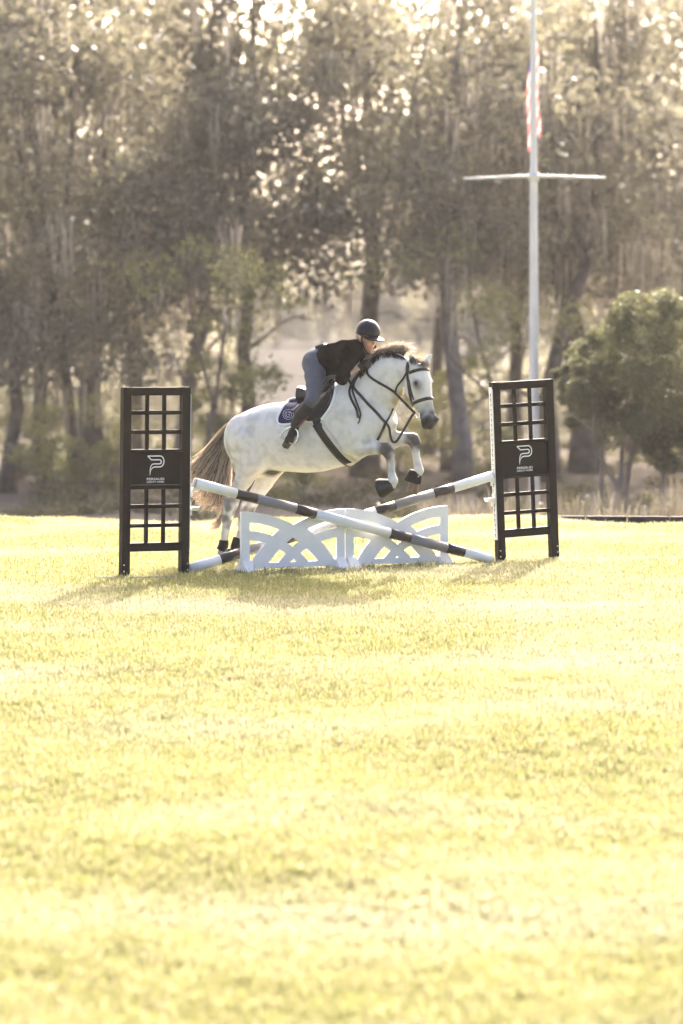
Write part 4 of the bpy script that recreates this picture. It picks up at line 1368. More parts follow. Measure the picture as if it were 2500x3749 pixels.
V3, F3, C3 = strands(w1, 34, 33, .0022, .015, .02, lambda t, u: tip_c * (.7 + .5 * u), .02, 10)
w2 = [gl([(762, 1775), (728, 1812), (712, 1822), (700, 1800)]), gl([(785, 1800), (755, 1845), (735, 1843), (722, 1846)]), gl([(800, 1840), (775, 1850), (745, 1842), (730, 1848)])]
V4, F4, C4 = strands(w2, 50, 34, .0022, .012, .02, lambda t, u: tip_c * (.7 + .5 * u), .015, 10)
Vs, Fs, Cs, n0 = [], [], [], 0
for v, f, c in ((V, Fc, C), (V2, F2, C2), (V3, F3, C3), (V4, F4, C4)):
    Vs.append(v); Fs.append(f + n0); Cs.append(c); n0 += len(v)
tl = obj('tail', H2W(np.vstack(Vs)), np.vstack(Fs), hair_m, horse, True, np.vstack(Cs))
tl['kind'] = 'stuff'

def manec(t, u):
    c = np.array((.050, .040, .037)) * (1 - min(1, t * 1.1)) + np.array((.56, .48, .43)) * min(1, t * 1.1)
    return c * (.6 + .8 * u)
mg = []
for (rx, ry, mx_, my_, ex, ey) in [(1322, 1352, 1318, 1340, 1322, 1352), (1350, 1322, 1345, 1303, 1352, 1290), (1372, 1302, 1372, 1283, 1384, 1270), (1400, 1292, 1402, 1272, 1420, 1260), (1428, 1290, 1432, 1264, 1448, 1252), (1455, 1296, 1462, 1268, 1478, 1254),
                                   (1476, 1304, 1484, 1280, 1502, 1268)]:
    mg.append([HL(rx, ry + 8, -.03), HL(mx_ + 5, my_ + 4, -.045), HL(ex + 22, ey + 15, -.03)])
Va, Fa, Ca = strands(mg, 760, 41, .0040, .026, .03, manec, .014, 9)
# dark roots lying on the near side of the crest
CAMV = W2H(HO + np.array((0, -1.0, 0)))[0]
mn = []
for (rx, ry, ex, ey) in [(1310, 1352, 1318, 1384), (1335, 1326, 1334, 1366), (1360, 1304, 1356, 1338), (1390, 1288, 1388, 1312), (1422, 1286, 1424, 1304), (1455, 1292, 1462, 1308), (1476, 1302, 1486, 1314)]:
    mn.append([march(a_, b2, horse_sdf)[0] + CAMV * .012 for a_, b2 in ((rx, ry + 6), ((rx + ex) / 2, (ry + ey) / 2 + 5), (ex, ey + 6))])
Vb, Fb, Cb = strands(mn, 420, 42, .006, .006, .012, lambda t, u: np.array((.050, .034, .030)) * (.6 + .8 * u), .003, 7)
# forelock over the brow
mf = [[hp(-.035, -.03, -.04), hp(-.085, -.02, -.01), hp(-.085, 0, .05)], [hp(-.03, -.025, .02), hp(-.03, -.03, .085), hp(.04, -.035, .118)], [hp(-.03, 0, .04), hp(-.02, .01, .10), hp(.04, .02, .120)], [hp(-.03, .04, .03), hp(-.01, .06, .09), hp(.05, .06, .110)]]
Vc, Fc_, Cc = strands(mf, 170, 43, .004, .012, .012, lambda t, u: np.array((.26, .21, .18)) * (.4 + u * 1.2), .004, 8)
mo = obj('mane', H2W(np.vstack([Va, Vb, Vc])), np.vstack([Fa, Fb + len(Va), Fc_ + len(Va) + len(Vb)]), hair_m, horse, True, np.vstack([Ca, Cb, Cc]))
mo['kind'] = 'stuff'

# ------------------------------------------------------------------ tack
leather = mat('dark_leather', (.012, .007, .006), .45, .25, 20, .5, bump=.2, bscale=90)
black_l = mat('black_leather', (.007, .006, .006), .45, .25, 16, .35, bump=.2, bscale=60)
chrome = mat('polished_steel', (.75, .75, .76), .15, .05, 20, .5, metal=1.0)
navy = mat('navy_cloth', (.012, .012, .062), .9, .2, 30, .15, bump=.4, bscale=220)
white_trim = mat('white_binding', (.78, .79, .86), .8, .05, 30)

def strap_mesh(c, nrm, w, th=.004, taper=None):
    c = np.asarray(c); nrm = np.asarray(nrm)
    T = np.gradient(c, axis=0); T /= np.linalg.norm(T, axis=1)[:, None] + 1e-9
    B = np.cross(T, nrm); B /= np.linalg.norm(B, axis=1)[:, None] + 1e-9
    Nn = np.cross(B, T)
    w = np.broadcast_to(np.asarray(w, float), (len(c),))[:, None]
    V = np.stack([c - B * w / 2, c - B * w / 2 + Nn * th, c + B * w / 2 + Nn * th, c + B * w / 2], 1).reshape(-1, 3)
    Fc = []
    for i in range(len(c) - 1):
        for j in range(4):
            k = (j + 1) % 4
            Fc.append([i * 4 + j, (i + 1) * 4 + j, (i + 1) * 4 + k, i * 4 + k])
    Fc += [[0, 1, 2, 3], [4 * (len(c) - 1) + j for j in (3, 2, 1, 0)]]
    return V, Fc
def smooth_path(c, it=2):
    c = np.array(c)
    for _ in range(it):
        c[1:-1] = .25 * c[:-2] + .5 * c[1:-1] + .25 * c[2:]
    return c
def lay(pxs, n=24, off=.003, fn=None):
    """a photograph path laid onto the horse's surface -> points, normals (horse frame)"""
    c, nn = [], []
    for px, py in spline(pxs, n):
        p, q, d = march(px, py, fn or horse_sdf)
        c.append(p + q * off); nn.append(q)
    return smooth_path(c), smooth_path(nn)
def bare(Pt): return horse_sdf(Pt)
def mir(V): return np.asarray(V) * np.array((1, -1, 1))
def head_mir(V):
    """reflect through the head's own mid-plane"""
    V = np.asarray(V); l = (V - hO) @ hL
    return V - 2 * l[:, None] * hL
def hstrap(name, c, nn, w, m_, par, th=.004):
    V, Fc = strap_mesh(c, nn, w, th); return obj(name, H2W(V), Fc, m_, par, True)
CAMDIR = W2H(HO + np.array((0, -1.0, 0)))[0]; CAMDIR /= np.linalg.norm(CAMDIR)

br = empty('bridle', H2W(hp(.6, 0, 0))[0], 'dark leather bridle with noseband and steel bit on the grey horse\'s head', 'bridle')
def both(name, pxs, w, n=20, off=.003, th=.004):
    c, nn = lay(pxs, n, off)
    hstrap(name, c, nn, w, leather, br, th)
    c2 = head_mir(c); n2 = head_mir(nn + hO) - hO
    V, Fc = strap_mesh(c2, n2, w, th); obj(name, H2W(V), [f[::-1] for f in Fc], leather, br, True)
both('cheekpiece', [(1494, 1326), (1490, 1352), (1494, 1390), (1498, 1425), (1504, 1458), (1511, 1490)], .030)
both('noseband_hanger', [(1497, 1390), (1505, 1432), (1515, 1463)], .018, 14)
def ring_head(s, w, name, d0=-180, d1=180, slope=0.0, n=40, off=.004):
    c, nn = [], []
    for a in np.linspace(R(d0), R(d1), n):
        S = s
        lat, cc, hh = (np.interp(S, Hs[:, 0], Hs[:, k]) for k in (1, 2, 3))
        # superellipse point, nudged out to the real surface
        dv = np.array((math.sin(a), math.cos(a)))
        r_ = 1 / ((abs(dv[0]) / lat) ** 2.5 + (abs(dv[1]) / hh) ** 2.5) ** .4
        p = hp(S + slope * dv[1], dv[0] * r_, cc + dv[1] * r_)
        q = hL * dv[0] + hV * dv[1]
        for _ in range(4):
            p = p - q * float(horse_sdf(p[None])[0])
        c.append(p + q * off); nn.append(q)
    hstrap(name, smooth_path(c, 1), nn, w, leather, br, .005)
ring_head(.345, .032, 'noseband')
ring_head(.052, .030, 'browband', -100, 100, .0, 30)
# crown piece over the poll behind the ears
c, nn = [], []
for a in np.linspace(-1, 1, 15):
    p = hp(-.01 + .06 * abs(a) ** 2, a * .09, -.045); q = hL * a * .8 - hA * (1 - a * a * .7); q /= np.linalg.norm(q)
    for _ in range(4): p = p - q * float(horse_sdf(p[None])[0]) * .8
    c.append(p + q * .004); nn.append(q)
hstrap('headpiece', smooth_path(c, 1), nn, .026, leather, br)
both('throatlatch', [(1489, 1362), (1478, 1384), (1462, 1402), (1451, 1418), (1447, 1436)], .018, 16, .004)
# bit: D ring and mouthpiece
for s in (-1, 1):
    bc = hp(.452, s * .072, -.056)
    ring = [bc + hA * (.050 * math.sin(a)) + hV * (.036 * math.cos(a) if math.cos(a) < 0 else .028) for a in np.linspace(0, 2 * math.pi, 25)]
    m_ = MB(); m_.tube(H2W(ring), .0042, 8, False); m_.build('bit_ring', chrome, br, True)
    bL = bc
m_ = MB(); m_.tube(H2W([hp(.455, -.070, -.052), hp(.46, 0, -.04), hp(.455, .070, -.052)]), .007, 8); m_.build('mouthpiece', chrome, br, True)
BIT = hp(.450, -.074, -.085)

# reins
rein = empty('reins', H2W(HL(1311, 1551, -.3))[0], 'black leather reins from the bit to the gloved hands, spare loop on the neck', 'reins')
def path3(rows, n): return spline([HL(a, b_, y) for a, b_, y in rows], n)
def surf_or(pxs, n=30, off=.010): return lay(pxs, n, off)
c, nn = lay([(1344, 1350), (1349, 1374), (1378, 1396), (1410, 1413), (1440, 1432)], 24, .009)
c = np.vstack([c, spline([c[-1], (c[-1] * .5 + BIT * .5) + CAMDIR * .03, BIT], 10)[1:]]); nn = np.vstack([nn, np.tile(CAMDIR, (9, 1))])
hstrap('rein', smooth_path(c, 2), nn, .024, black_l, rein)
c2 = [HL(1362, 1322, .09), HL(1400, 1345, .15), HL(1450, 1400, .17), hp(.455, .07, -.045)]
hstrap('rein', spline(c2, 20), np.tile(eY, (20, 1)), .016, black_l, rein)
c, nn = lay([(1338, 1349), (1303, 1382), (1285, 1414), (1280, 1443), (1293, 1475), (1306, 1500), (1311, 1530)], 30, .009); hstrap('spare_loop', c, nn, .022, black_l, rein)
c, nn = lay([(1277, 1389), (1289, 1414), (1293, 1437), (1304, 1468), (1320, 1512), (1317, 1536)], 26, .013); hstrap('spare_loop', c, nn, .018, black_l, rein)
c, nn = lay([(1319, 1536), (1315, 1545), (1311, 1551)], 6, .014); hstrap('tongue', c, nn, .012, black_l, rein)

# breastplate and martingale
bp_ = empty('breastplate', H2W(HL(1412, 1546, -.2))[0], 'dark leather breastplate and martingale across the grey horse\'s chest', 'breastplate')
c, nn = lay([(1320, 1362), (1306, 1385), (1293, 1415), (1318, 1446), (1350, 1482), (1378, 1510), (1398, 1534), (1410, 1546)], 34, .004); hstrap('shoulder_strap', c, nn, .027, leather, bp_)
V, Fc = strap_mesh(mir(c), mir(nn), .027); obj('shoulder_strap', H2W(V), [f[::-1] for f in Fc], leather, bp_, True)
c, nn = lay([(1411, 1547), (1402, 1570), (1391, 1592), (1380, 1612)], 14, .005); hstrap('chest_strap', c, nn, .028, leather, bp_)
c, nn = lay([(1412, 1547), (1424, 1528), (1433, 1508), (1438, 1494)], 14, .004); hstrap('chest_strap', c, nn, .019, leather, bp_)
V, Fc = uvsphere(march(1412, 1547, horse_sdf)[0] + CAMDIR * .006, (.020, .012, .020), n=6); obj('ring_stop', H2W(V), Fc, leather, bp_, True)
# martingale strap hanging free from the chest ring to the bit
a0 = march(1413, 1548, horse_sdf)[0] + CAMDIR * .008
c = spline([a0, HL(1424, 1565, -.22), HL(1428, 1590, -.24), HL(1434, 1612, -.25), HL(1444, 1619, -.25), HL(1456, 1610, -.25), HL(1474, 1580, -.24), HL(1494, 1546, -.22), HL(1513, 1514, -.20)], 34)
hstrap('martingale_strap', c, np.tile(CAMDIR, (34, 1)), .024, leather, bp_)

# girth all the way round, with a pale fleece edge
gi = empty('girth', H2W(HL(1280, 1700, 0))[0], 'black girth with a pale fleece edge running under the grey horse\'s belly', 'girth')
def hoop(p0, p1, w, m_, name, off, n=46):
    """closed band in the plane that holds the lateral axis and the side-view line p0 -> p1"""
    A, B = HL(*p0, -.31), HL(*p1, -.12)
    dr = B - A; dr[1] = 0; dr /= np.linalg.norm(dr)
    X0 = np.array((A[0], 0, A[2]))
    cz = X0 + dr * .17
    c, nn = [], []
    for a in np.linspace(R(-118), R(118), n):      # 0 = straight down the line
        q = dr * math.cos(a) + eY * math.sin(a)
        lo_, hi_ = .05, .8
        for _ in range(22):
            md_ = (lo_ + hi_) / 2
            if float(sd_loft((cz + q * md_)[None], o0, eX, eY, eZ, TX, TC, TW, TB_, 2.25)[0]) < 0: lo_ = md_
            else: hi_ = md_
        c.append(cz + q * (lo_ + off)); nn.append(q)
    hstrap(name, smooth_path(c, 2), nn, w, m_, gi, .006)
hoop((1152, 1548), (1268, 1694), .075, black_l, 'strap', .014)
hoop((1160, 1544), (1277, 1690), .098, mat('fleece', (.62, .57, .48), .95, .12, 50, .1, bump=.6, bscale=150), 'fleece_lining', .009)
c, nn = lay([(1284, 1697), (1308, 1692), (1338, 1673)], 10, .006); hstrap('belly_strap', c, nn, .028, leather, gi)

# draped cloth and leather on the barrel
def drape(poly, off, th, step=9, grow=0.0, edge_n=90):
    """polygon in photograph pixels -> sheet lying on the barrel's near side (horse frame), front then back layer"""
    P2 = np.asarray(poly, float)
    Q = spline(np.vstack([P2, P2[:1]]), edge_n)[:-1]
    lo, hi = Q.min(0), Q.max(0)
    pts = [Vector(q) for q in Q]
    ne = len(pts)
    for x in np.arange(lo[0] + step / 2, hi[0], step):
        for y in np.arange(lo[1] + step / 2, hi[1], step):
            inside = False; j = ne - 1
            for i in range(ne):
                if (Q[i, 1] > y) != (Q[j, 1] > y) and x < (Q[j, 0] - Q[i, 0]) * (y - Q[i, 1]) / (Q[j, 1] - Q[i, 1]) + Q[i, 0]: inside = not inside
                j = i
            if inside and np.min(np.hypot(Q[:, 0] - x, Q[:, 1] - y)) > step * .45: pts.append(Vector((x, y)))
    r_ = delaunay_2d_cdt(pts, [(i, (i + 1) % ne) for i in range(ne)], [], 1, 1e-4)
    v2 = np.array([v[:] for v in r_[0]]); tris = [list(f) for f in r_[2]]
    X3 = []
    for px, py in v2:
        y = -.28
        for _ in range(14):
            p = HL(px, py, y)
            y2 = -float(trunk_y(p[0], p[2], grow)) - off
            y = y * .4 + y2 * .6
        X3.append(HL(px, py, y))
    X3 = np.array(X3)
    return X3, tris, Q
def sheet(name, poly, off, th, m_, par, mirror=True, **kw):
    X3, tris, Q = drape(poly, off, th, **kw)
    n = len(X3)
    V = np.vstack([X3, X3 - eY * th])
    ed = {}
    for t in tris:
        for k in range(3):
            e = (t[k], t[(k + 1) % 3])
            if (e[1], e[0]) in ed: del ed[(e[1], e[0])]
            else: ed[e] = 1
    Fc = [t for t in tris] + [[i + n for i in t[::-1]] for t in tris] + [[a_[1], a_[0], a_[0] + n, a_[1] + n] for a_ in ed]
    o = obj(name, H2W(V), Fc, m_, par, True)
    bm = bmesh.new(); bm.from_mesh(o.data); bmesh.ops.recalc_face_normals(bm, faces=bm.faces); bm.to_mesh(o.data); bm.free()
    if mirror:
        o2 = obj(name, H2W(mir(V)), [f[::-1] for f in Fc], m_, par, True)
        bm = bmesh.new(); bm.from_mesh(o2.data); bmesh.ops.recalc_face_normals(bm, faces=bm.faces); bm.to_mesh(o2.data); bm.free()
    return o
pad_poly = [(1108, 1455), (1085, 1458), (1063, 1462), (1046, 1478), (1034, 1494), (1018, 1524), (1016, 1543), (1024, 1553), (1045, 1554), (1075, 1551), (1119, 1543), (1150, 1543), (1172, 1538), (1190, 1517), (1207, 1492), (1218, 1465), (1225, 1440), (1228, 1404), (1222, 1390), (1195, 1400), (1150, 1440)]
pad = empty('saddle_pad', H2W(HL(1100, 1553, -.3))[0], 'navy saddle pad with white binding and round emblem under the saddle', 'saddle pad')
sheet('cloth', pad_poly, .002, .007, navy, pad)
bd = spline([p for p in pad_poly[1:18]], 90)
def on_barrel(pxs, off):
    out = []
    for px, py in pxs:
        y = -.28
        for _ in range(14):
            p = HL(px, py, y); y = y * .4 + (-float(trunk_y(p[0], p[2])) - off) * .6
        out.append(HL(px, py, y))
    return np.array(out)
bc_ = smooth_path(on_barrel(bd, .006), 2)
V, Fc = tube_mesh(bc_, .0115, 8); obj('binding', H2W(V), Fc, white_trim, pad, True); obj('binding', H2W(mir(V)), [f[::-1] for f in Fc], white_trim, pad, True)
# embroidered ring emblem
for rad_, w_ in ((19, .0028), (12.5, .0024)):
    ring = [(1055 + rad_ * math.cos(a), 1517 + rad_ * .98 * math.sin(a)) for a in np.linspace(0, 2 * math.pi, 40)]
    c = on_barrel(ring, .0105); hstrap('emblem', c, np.tile(-eY, (40, 1)), w_, white_trim, pad, .0015)
for k_ in ([(1049, 1510), (1047, 1518), (1051, 1525), (1058, 1525)], [(1053, 1512), (1060, 1509), (1063, 1514)], [(1053, 1518), (1060, 1517), (1059, 1523)]):
    c = on_barrel(spline(k_, 8), .0105); hstrap('emblem', c, np.tile(-eY, (8, 1)), .003, white_trim, pad, .0015)

sad = empty('saddle', H2W(HL(1150, 1470, 0))[0], 'dark leather jumping saddle with raised cantle and pale highlights', 'saddle')
def sad_sdf(Pt):
    cb = HL(1093, 1452, 0); ct = HL(1100, 1424, 0)
    d = sd_ell(Pt, cb + eZ * .02, (.075, .125, .085))
    d = smin(d, sd_ell(Pt, ct + np.array((.012, 0, 0)), (.060, .115, .030)), .025)
    seat = sd_cap(Pt, HL(1110, 1450, 0), HL(1190, 1425, 0), .060, .050, (1, .55, 1))
    d = smin(d, seat, .04)
    pm = sd_cap(Pt, HL(1190, 1430, 0), HL(1214, 1398, 0), .05, .034, (1, .6, 1))
    d = smin(d, pm, .04)
    tro = sd_ell(Pt, HL(1150, 1408, 0), (.14, .22, .055))
    return np.maximum(d, -sd_loft(Pt, o0, eX, eY, eZ, TX, TC, TW, TB_, 2.25)) if False else np.maximum(d, -tro)
V, Fq = surface_nets(sad_sdf, HL(1060, 1500, -.25) * (1, 0, 1) + (0, -.25, 0), HL(1245, 1370, .25) * (1, 0, 1) + (0, .25, 0), .008)
obj('seat', H2W(V), Fq, mat('brown_seat_leather', (.045, .030, .030), .35, .2, 20, .5, bump=.15), sad, True)
flap = [(1214, 1384), (1226, 1392), (1222, 1430), (1214, 1462), (1199, 1490), (1184, 1514), (1172, 1530), (1150, 1540), (1124, 1540), (1112, 1522), (1118, 1494), (1132, 1468), (1152, 1440), (1180, 1408)]
sheet('flap', flap, .014, .010, black_l, sad)
kr = [(1206, 1410), (1218, 1412), (1213, 1448), (1200, 1480), (1185, 1504), (1178, 1498), (1192, 1470), (1203, 1440)]
sheet('knee_roll', kr, .026, .016, black_l, sad)
small = [(1060, 1500), (1074, 1496), (1100, 1474), (1122, 1462), (1128, 1470), (1104, 1484), (1078, 1508)]
sheet('panel', small, .012, .008, leather, sad)
# billet and buckle guard under the flap
sheet('billet', [(1141, 1535), (1152, 1530), (1172, 1532), (1180, 1560), (1176, 1586), (1166, 1584), (1150, 1556)], .012, .006, black_l, sad)

# stirrups: leather, iron with tread
tan_l = mat('brown_stirrup_leather', (.115, .040, .022), .5, .2, 20, .4)
SY = .43
for s in (-1, 1):
    lc = [HL(1126, 1522, -.355), HL(1108, 1545, -.41), HL(1088, 1567, -.432)]
    lc = spline(lc, 10) * np.array((1, -s, 1))
    hstrap('stirrup_leather', lc, np.tile(eY * s, (10, 1)), .024, tan_l, sad, .005)
    # iron: arch in a plane turned towards the camera
    top = HL(1076, 1568, -.42); tl_, tr_ = HL(1026, 1600, -.43), HL(1073, 1627, -.43)
    ir = [HL(1026, 1600, -.43), HL(1031, 1588, -.43), HL(1045, 1574, -.425), HL(1064, 1565, -.42), HL(1080, 1569, -.42), HL(1090, 1582, -.42), HL(1090, 1600, -.425), HL(1083, 1617, -.43), HL(1073, 1628, -.43)]
    ir = spline(ir, 26) * np.array((1, -s, 1))
    V, Fc = tube_mesh(H2W(ir), .0085, 8); io = obj('stirrup', V, Fc, chrome, sad, True)
    tc_ = (HL(1026, 1600, -.43) + HL(1073, 1627, -.43)) / 2 * np.array((1, -s, 1))
    ax_ = (HL(1073, 1627, -.43) - HL(1026, 1600, -.43)) * np.array((1, -s, 1)) / 2
    up_ = np.cross(ax_, eY); up_ /= np.linalg.norm(up_)
    W1, W0 = H2W(np.array([tc_ + ax_, tc_ + up_, tc_ + eY, tc_])), H2W(tc_)[0]
    MB().box(W0, W1[0] - W0, (W1[2] - W0) * .022, (W1[1] - W0) * .007, .003).build('tread', mat('tread_steel', (.42, .40, .30), .35, .2, 30, metal=.7), io)
# ------------------------------------------------------------------ rider
def PR(rows): return [(HL(a, b_, y), r_) for a, b_, y, r_ in rows]
arm_r = PR([(1296, 1276, -.17, .056), (1275, 1325, -.24, .048), (1251, 1384, -.29, .042), (1280, 1366, -.24, .036), (1311, 1350, -.17, .026), (1320, 1344, -.155, .026)])
arm_l = [(p * np.array((1, -1, 1)), r_) for p, r_ in arm_r[:3]] + PR([(1340, 1350, .20, .036), (1354, 1328, .11, .026), (1360, 1320, .09, .026)])
leg_r = PR([(1156, 1335, -.085, .118), (1153, 1375, -.17, .095), (1151, 1420, -.27, .078), (1143, 1462, -.365, .060), (1123, 1490, -.385, .052), (1101, 1516, -.390, .047), (1084, 1545, -.390, .038), (1077, 1561, -.390, .035)])
leg_l = [(p * np.array((1, -1, 1)), r_) for p, r_ in leg_r]
foot_r = PR([(1082, 1562, -.390, .034), (1070, 1588, -.40, .036), (1058, 1612, -.415, .036), (1047, 1630, -.425, .030)])
foot_l = [(p * np.array((1, -1, 1)), r_) for p, r_ in foot_r]
tor = [(HL(1162, 1330, 0), .118, .165), (HL(1186, 1322, 0), .122, .140), (HL(1222, 1314, 0), .128, .140), (HL(1262, 1300, 0), .125, .165), (HL(1292, 1284, 0), .090, .185)]
PR_ = R(46) - PSI
rF = np.array((math.cos(PR_), -math.sin(PR_), 0)); rL = np.array((math.sin(PR_), math.cos(PR_), 0))
rt = R(17)                                             # chin poked slightly forward and down
rU = eZ * math.cos(rt) + rF * math.sin(rt); rV = rF * math.cos(rt) - eZ * math.sin(rt)
rH = HL(1345, 1236, 0.0)                                # centre of the skull
def rp(f, l, u): return rH + rV * f + rL * l + rU * u
MH = np.stack([rV, rL, rU], 1)

def chain(Pt, c, k=.02, grow=0.0, sc=(1, 1, 1)):
    q = None
    for (A, ra), (B, rb) in zip(c[:-1], c[1:]):
        e = sd_cap(Pt, A, B, ra + grow, rb + grow, sc); q = e if q is None else smin(q, e, k)
    return q
def torso(Pt, grow=0.0):
    q = None
    for (A, ra, la), (B, rb, lb) in zip(tor[:-1], tor[1:]):
        e = sd_cap(Pt, A, B, ra + grow, rb + grow, (1, (ra / la + rb / lb) / 2, 1)); q = e if q is None else smin(q, e, .05)
    for a in (arm_r, arm_l):
        q = smin(q, sd_cap(Pt, HL(1292, 1284, 0), a[0][0], .075 + grow, .058 + grow), .05)
    return q
NB, NT = HL(1308, 1276, 0), rp(-.02, 0, -.11)
def fingers(Pt, wrist, knuck, side):
    """palm, four curled fingers and a thumb closed round the rein"""
    d = sd_cap(Pt, wrist, knuck, .028, .030)
    ax = knuck - wrist; ax /= np.linalg.norm(ax)
    up = eZ - (eZ @ ax) * ax; up /= np.linalg.norm(up); out = np.cross(ax, up) * side
    for i, (ln, r_) in enumerate(((.032, .0095), (.036, .010), (.034, .0098), (.028, .0085))):
        b0 = knuck + up * (.024 - .017 * i)
        b1 = b0 + ax * ln; b2 = b1 + out * .024 - ax * .004; b3 = b2 - ax * .026
        for A, B in ((b0, b1), (b1, b2), (b2, b3)): d = smin(d, sd_cap(Pt, A, B, r_, r_ * .93), .004)
    t0 = wrist + ax * .03 + up * .026; t1 = t0 + ax * .032 + up * .012 + out * .012; t2 = t1 + ax * .022 + out * .014
    d = smin(d, sd_cap(Pt, t0, t1, .012, .0105), .006); d = smin(d, sd_cap(Pt, t1, t2, .0105, .009), .004)
    return d
HR = (HL(1318, 1345, -.158), HL(1336, 1337, -.135)); HLf = (HL(1358, 1322, .095), HL(1372, 1312, .08))
def head_sdf(Pt):
    d = sd_ell(Pt, rp(-.008, 0, .02), (.098, .076, .105), MH)
    d = smin(d, sd_ell(Pt, rp(.036, 0, -.055), (.056, .056, .075), MH), .03)
    d = smin(d, sd_cap(Pt, rp(.0, 0, -.085), rp(.068, 0, -.112), .045, .024), .03)        # jaw, chin
    d = smin(d, sd_cap(Pt, rp(.090, 0, .012), rp(.106, 0, -.032), .010, .015), .012)      # nose
    d = smin(d, sd_ell(Pt, rp(.090, 0, -.066), (.012, .025, .007), MH), .008)              # lips
    d = smin(d, sd_ell(Pt, rp(.088, 0, -.080), (.012, .021, .007), MH), .008)
    for s in (-1, 1):
        d = smin(d, sd_ell(Pt, rp(-.01, s * .078, -.02), (.018, .010, .032), MH), .008)     # ears
        d = smin(d, sd_ell(Pt, rp(.055, s * .045, -.035), (.028, .020, .024), MH), .02)    # cheeks
        d = np.maximum(d, -sd_ell(Pt, rp(.098, s * .031, -.002), (.014, .018, .011), MH))
    return d
def skin_sdf(Pt):
    d = torso(Pt, -.012)
    d = smin(d, sd_cap(Pt, NB, NT, .058, .050), .03)
    d = smin(d, head_sdf(Pt), .02)
    for a in (arm_r, arm_l): d = smin(d, chain(Pt, a, .015, -.004), .02)
    for l_, f_ in ((leg_r, foot_r), (leg_l, foot_l)):
        d = smin(d, chain(Pt, l_, .02, -.010), .03); d = smin(d, chain(Pt, f_, .015, -.010), .015)
    d = smin(d, fingers(Pt, *HR, 1), .01); d = smin(d, fingers(Pt, *HLf, -1), .01)
    return d
person = empty('person', H2W(foot_r[-1][0])[0], 'rider in black sweater, grey breeches and dark helmet folded over the horse\'s neck', 'person')
V, Fq = surface_nets(skin_sdf, HL(1010, 1660, 0) * (1, 0, 1) + (0, -.50, 0), HL(1430, 1150, 0) * (1, 0, 1) + (0, .50, 0), .0085)
sk = np.ones((len(V), 3)) * np.array((.50, .30, .215))
nn_ = vnoise(V, 25)
sk *= (1 + .08 * nn_)[:, None]
w = np.clip(1 - np.linalg.norm((V - rp(.094, 0, -.073)) / np.array((1, 1, .6)), axis=1) / .026, 0, 1)[:, None]; sk = sk * (1 - w) + np.array((.42, .15, .13)) * w
for s in (-1, 1):
    w = np.clip(1 - np.linalg.norm(V - rp(.085, s * .032, .018), axis=1) / .024, 0, 1)[:, None]; sk = sk * (1 - w) + np.array((.12, .07, .05)) * w
obj('body', H2W(V), Fq, mat('skin', (1, 1, 1), .55, .04, 40, .35, attr=True), person, True, sk)
for s in (-1, 1):
    V, Fc = uvsphere(rp(.082, s * .031, -.001), .0115, n=8); obj('eye', H2W(V), Fc, eye_m, person, True)

knit = mat('black_knit', (.006, .004, .0035), .95, .3, 30, .0, bump=.3, bscale=110)
def plane_cut(Pt, o, n): return (Pt - o) @ (np.asarray(n) / np.linalg.norm(n))
def fold(Pt, s, a): return a * np.sin(Pt[:, 0] * s + 2 * Pt[:, 2] * s * .6) * np.sin(Pt[:, 2] * s * .8 - Pt[:, 1] * s * .5)
hemA, hemN = HL(1180, 1325, 0), HL(1163, 1322, 0) - HL(1225, 1312, 0) + np.array((0, 0, .03))
def sweater_sdf(Pt):
    d = torso(Pt, .014)
    d = np.maximum(d, plane_cut(Pt, hemA, hemN))
    cuff = arm_r[2][0]
    for a in (arm_r, arm_l):
        up = chain(Pt, a[:3], .02, .020)
        fo = sd_cap(Pt, a[2][0], a[2][0] * .62 + a[3][0] * .38 if a is arm_r else a[3][0], a[2][1] + .022, a[3][1] + .020)
        d = smin(d, smin(up, fo, .03), .04)
    d = smin(d, sd_cap(Pt, NB - (NT - NB) * .2, NB + (NT - NB) * .25, .072, .066), .03)
    return d + fold(Pt, 34, .0055)
V, Fq = surface_nets(sweater_sdf, HL(1140, 1430, 0) * (1, 0, 1) + (0, -.45, 0), HL(1390, 1215, 0) * (1, 0, 1) + (0, .45, 0), .009)
obj('sweater', H2W(V), Fq, knit, person, True)
wa, wb = HL(1170, 1300, 0), HL(1196, 1330, 0)
def breeches_sdf(Pt):
    d = chain(Pt, leg_r[:5], .03, .003); d = np.minimum(d, chain(Pt, leg_l[:5], .03, .003))
    hip = sd_ell(Pt, HL(1160, 1328, 0), (.135, .185, .145))
    d = smin(d, hip, .05)
    d = smin(d, sd_cap(Pt, HL(1160, 1328, 0), HL(1196, 1320, 0), .115, .112, (1, .80, 1)), .04)
    return d + fold(Pt, 55, .0022)
V, Fq = surface_nets(breeches_sdf, HL(1080, 1520, 0) * (1, 0, 1) + (0, -.50, 0), HL(1245, 1240, 0) * (1, 0, 1) + (0, .50, 0), .009)
bw = np.clip(1 - np.linalg.norm(V[:, None, ::2] - np.array([leg_r[4][0]])[None, :, ::2], axis=2)[:, 0] / .10, 0, 1)[:, None]
bc2 = np.ones((len(V), 3)) * np.array((.088, .096, .128)) * (1 - bw * .7)
obj('breeches', H2W(V), Fq, mat('grey_breeches', (1, 1, 1), .85, .10, 60, .15, attr=True, bump=.35, bscale=180), person, True, bc2)
boot_m = mat('dark_boot_suede', (.014, .011, .011), .7, .35, 18, .3, bump=.3, bscale=90)
sole_m = mat('worn_sole', (.075, .062, .038), .8, .3, 30)
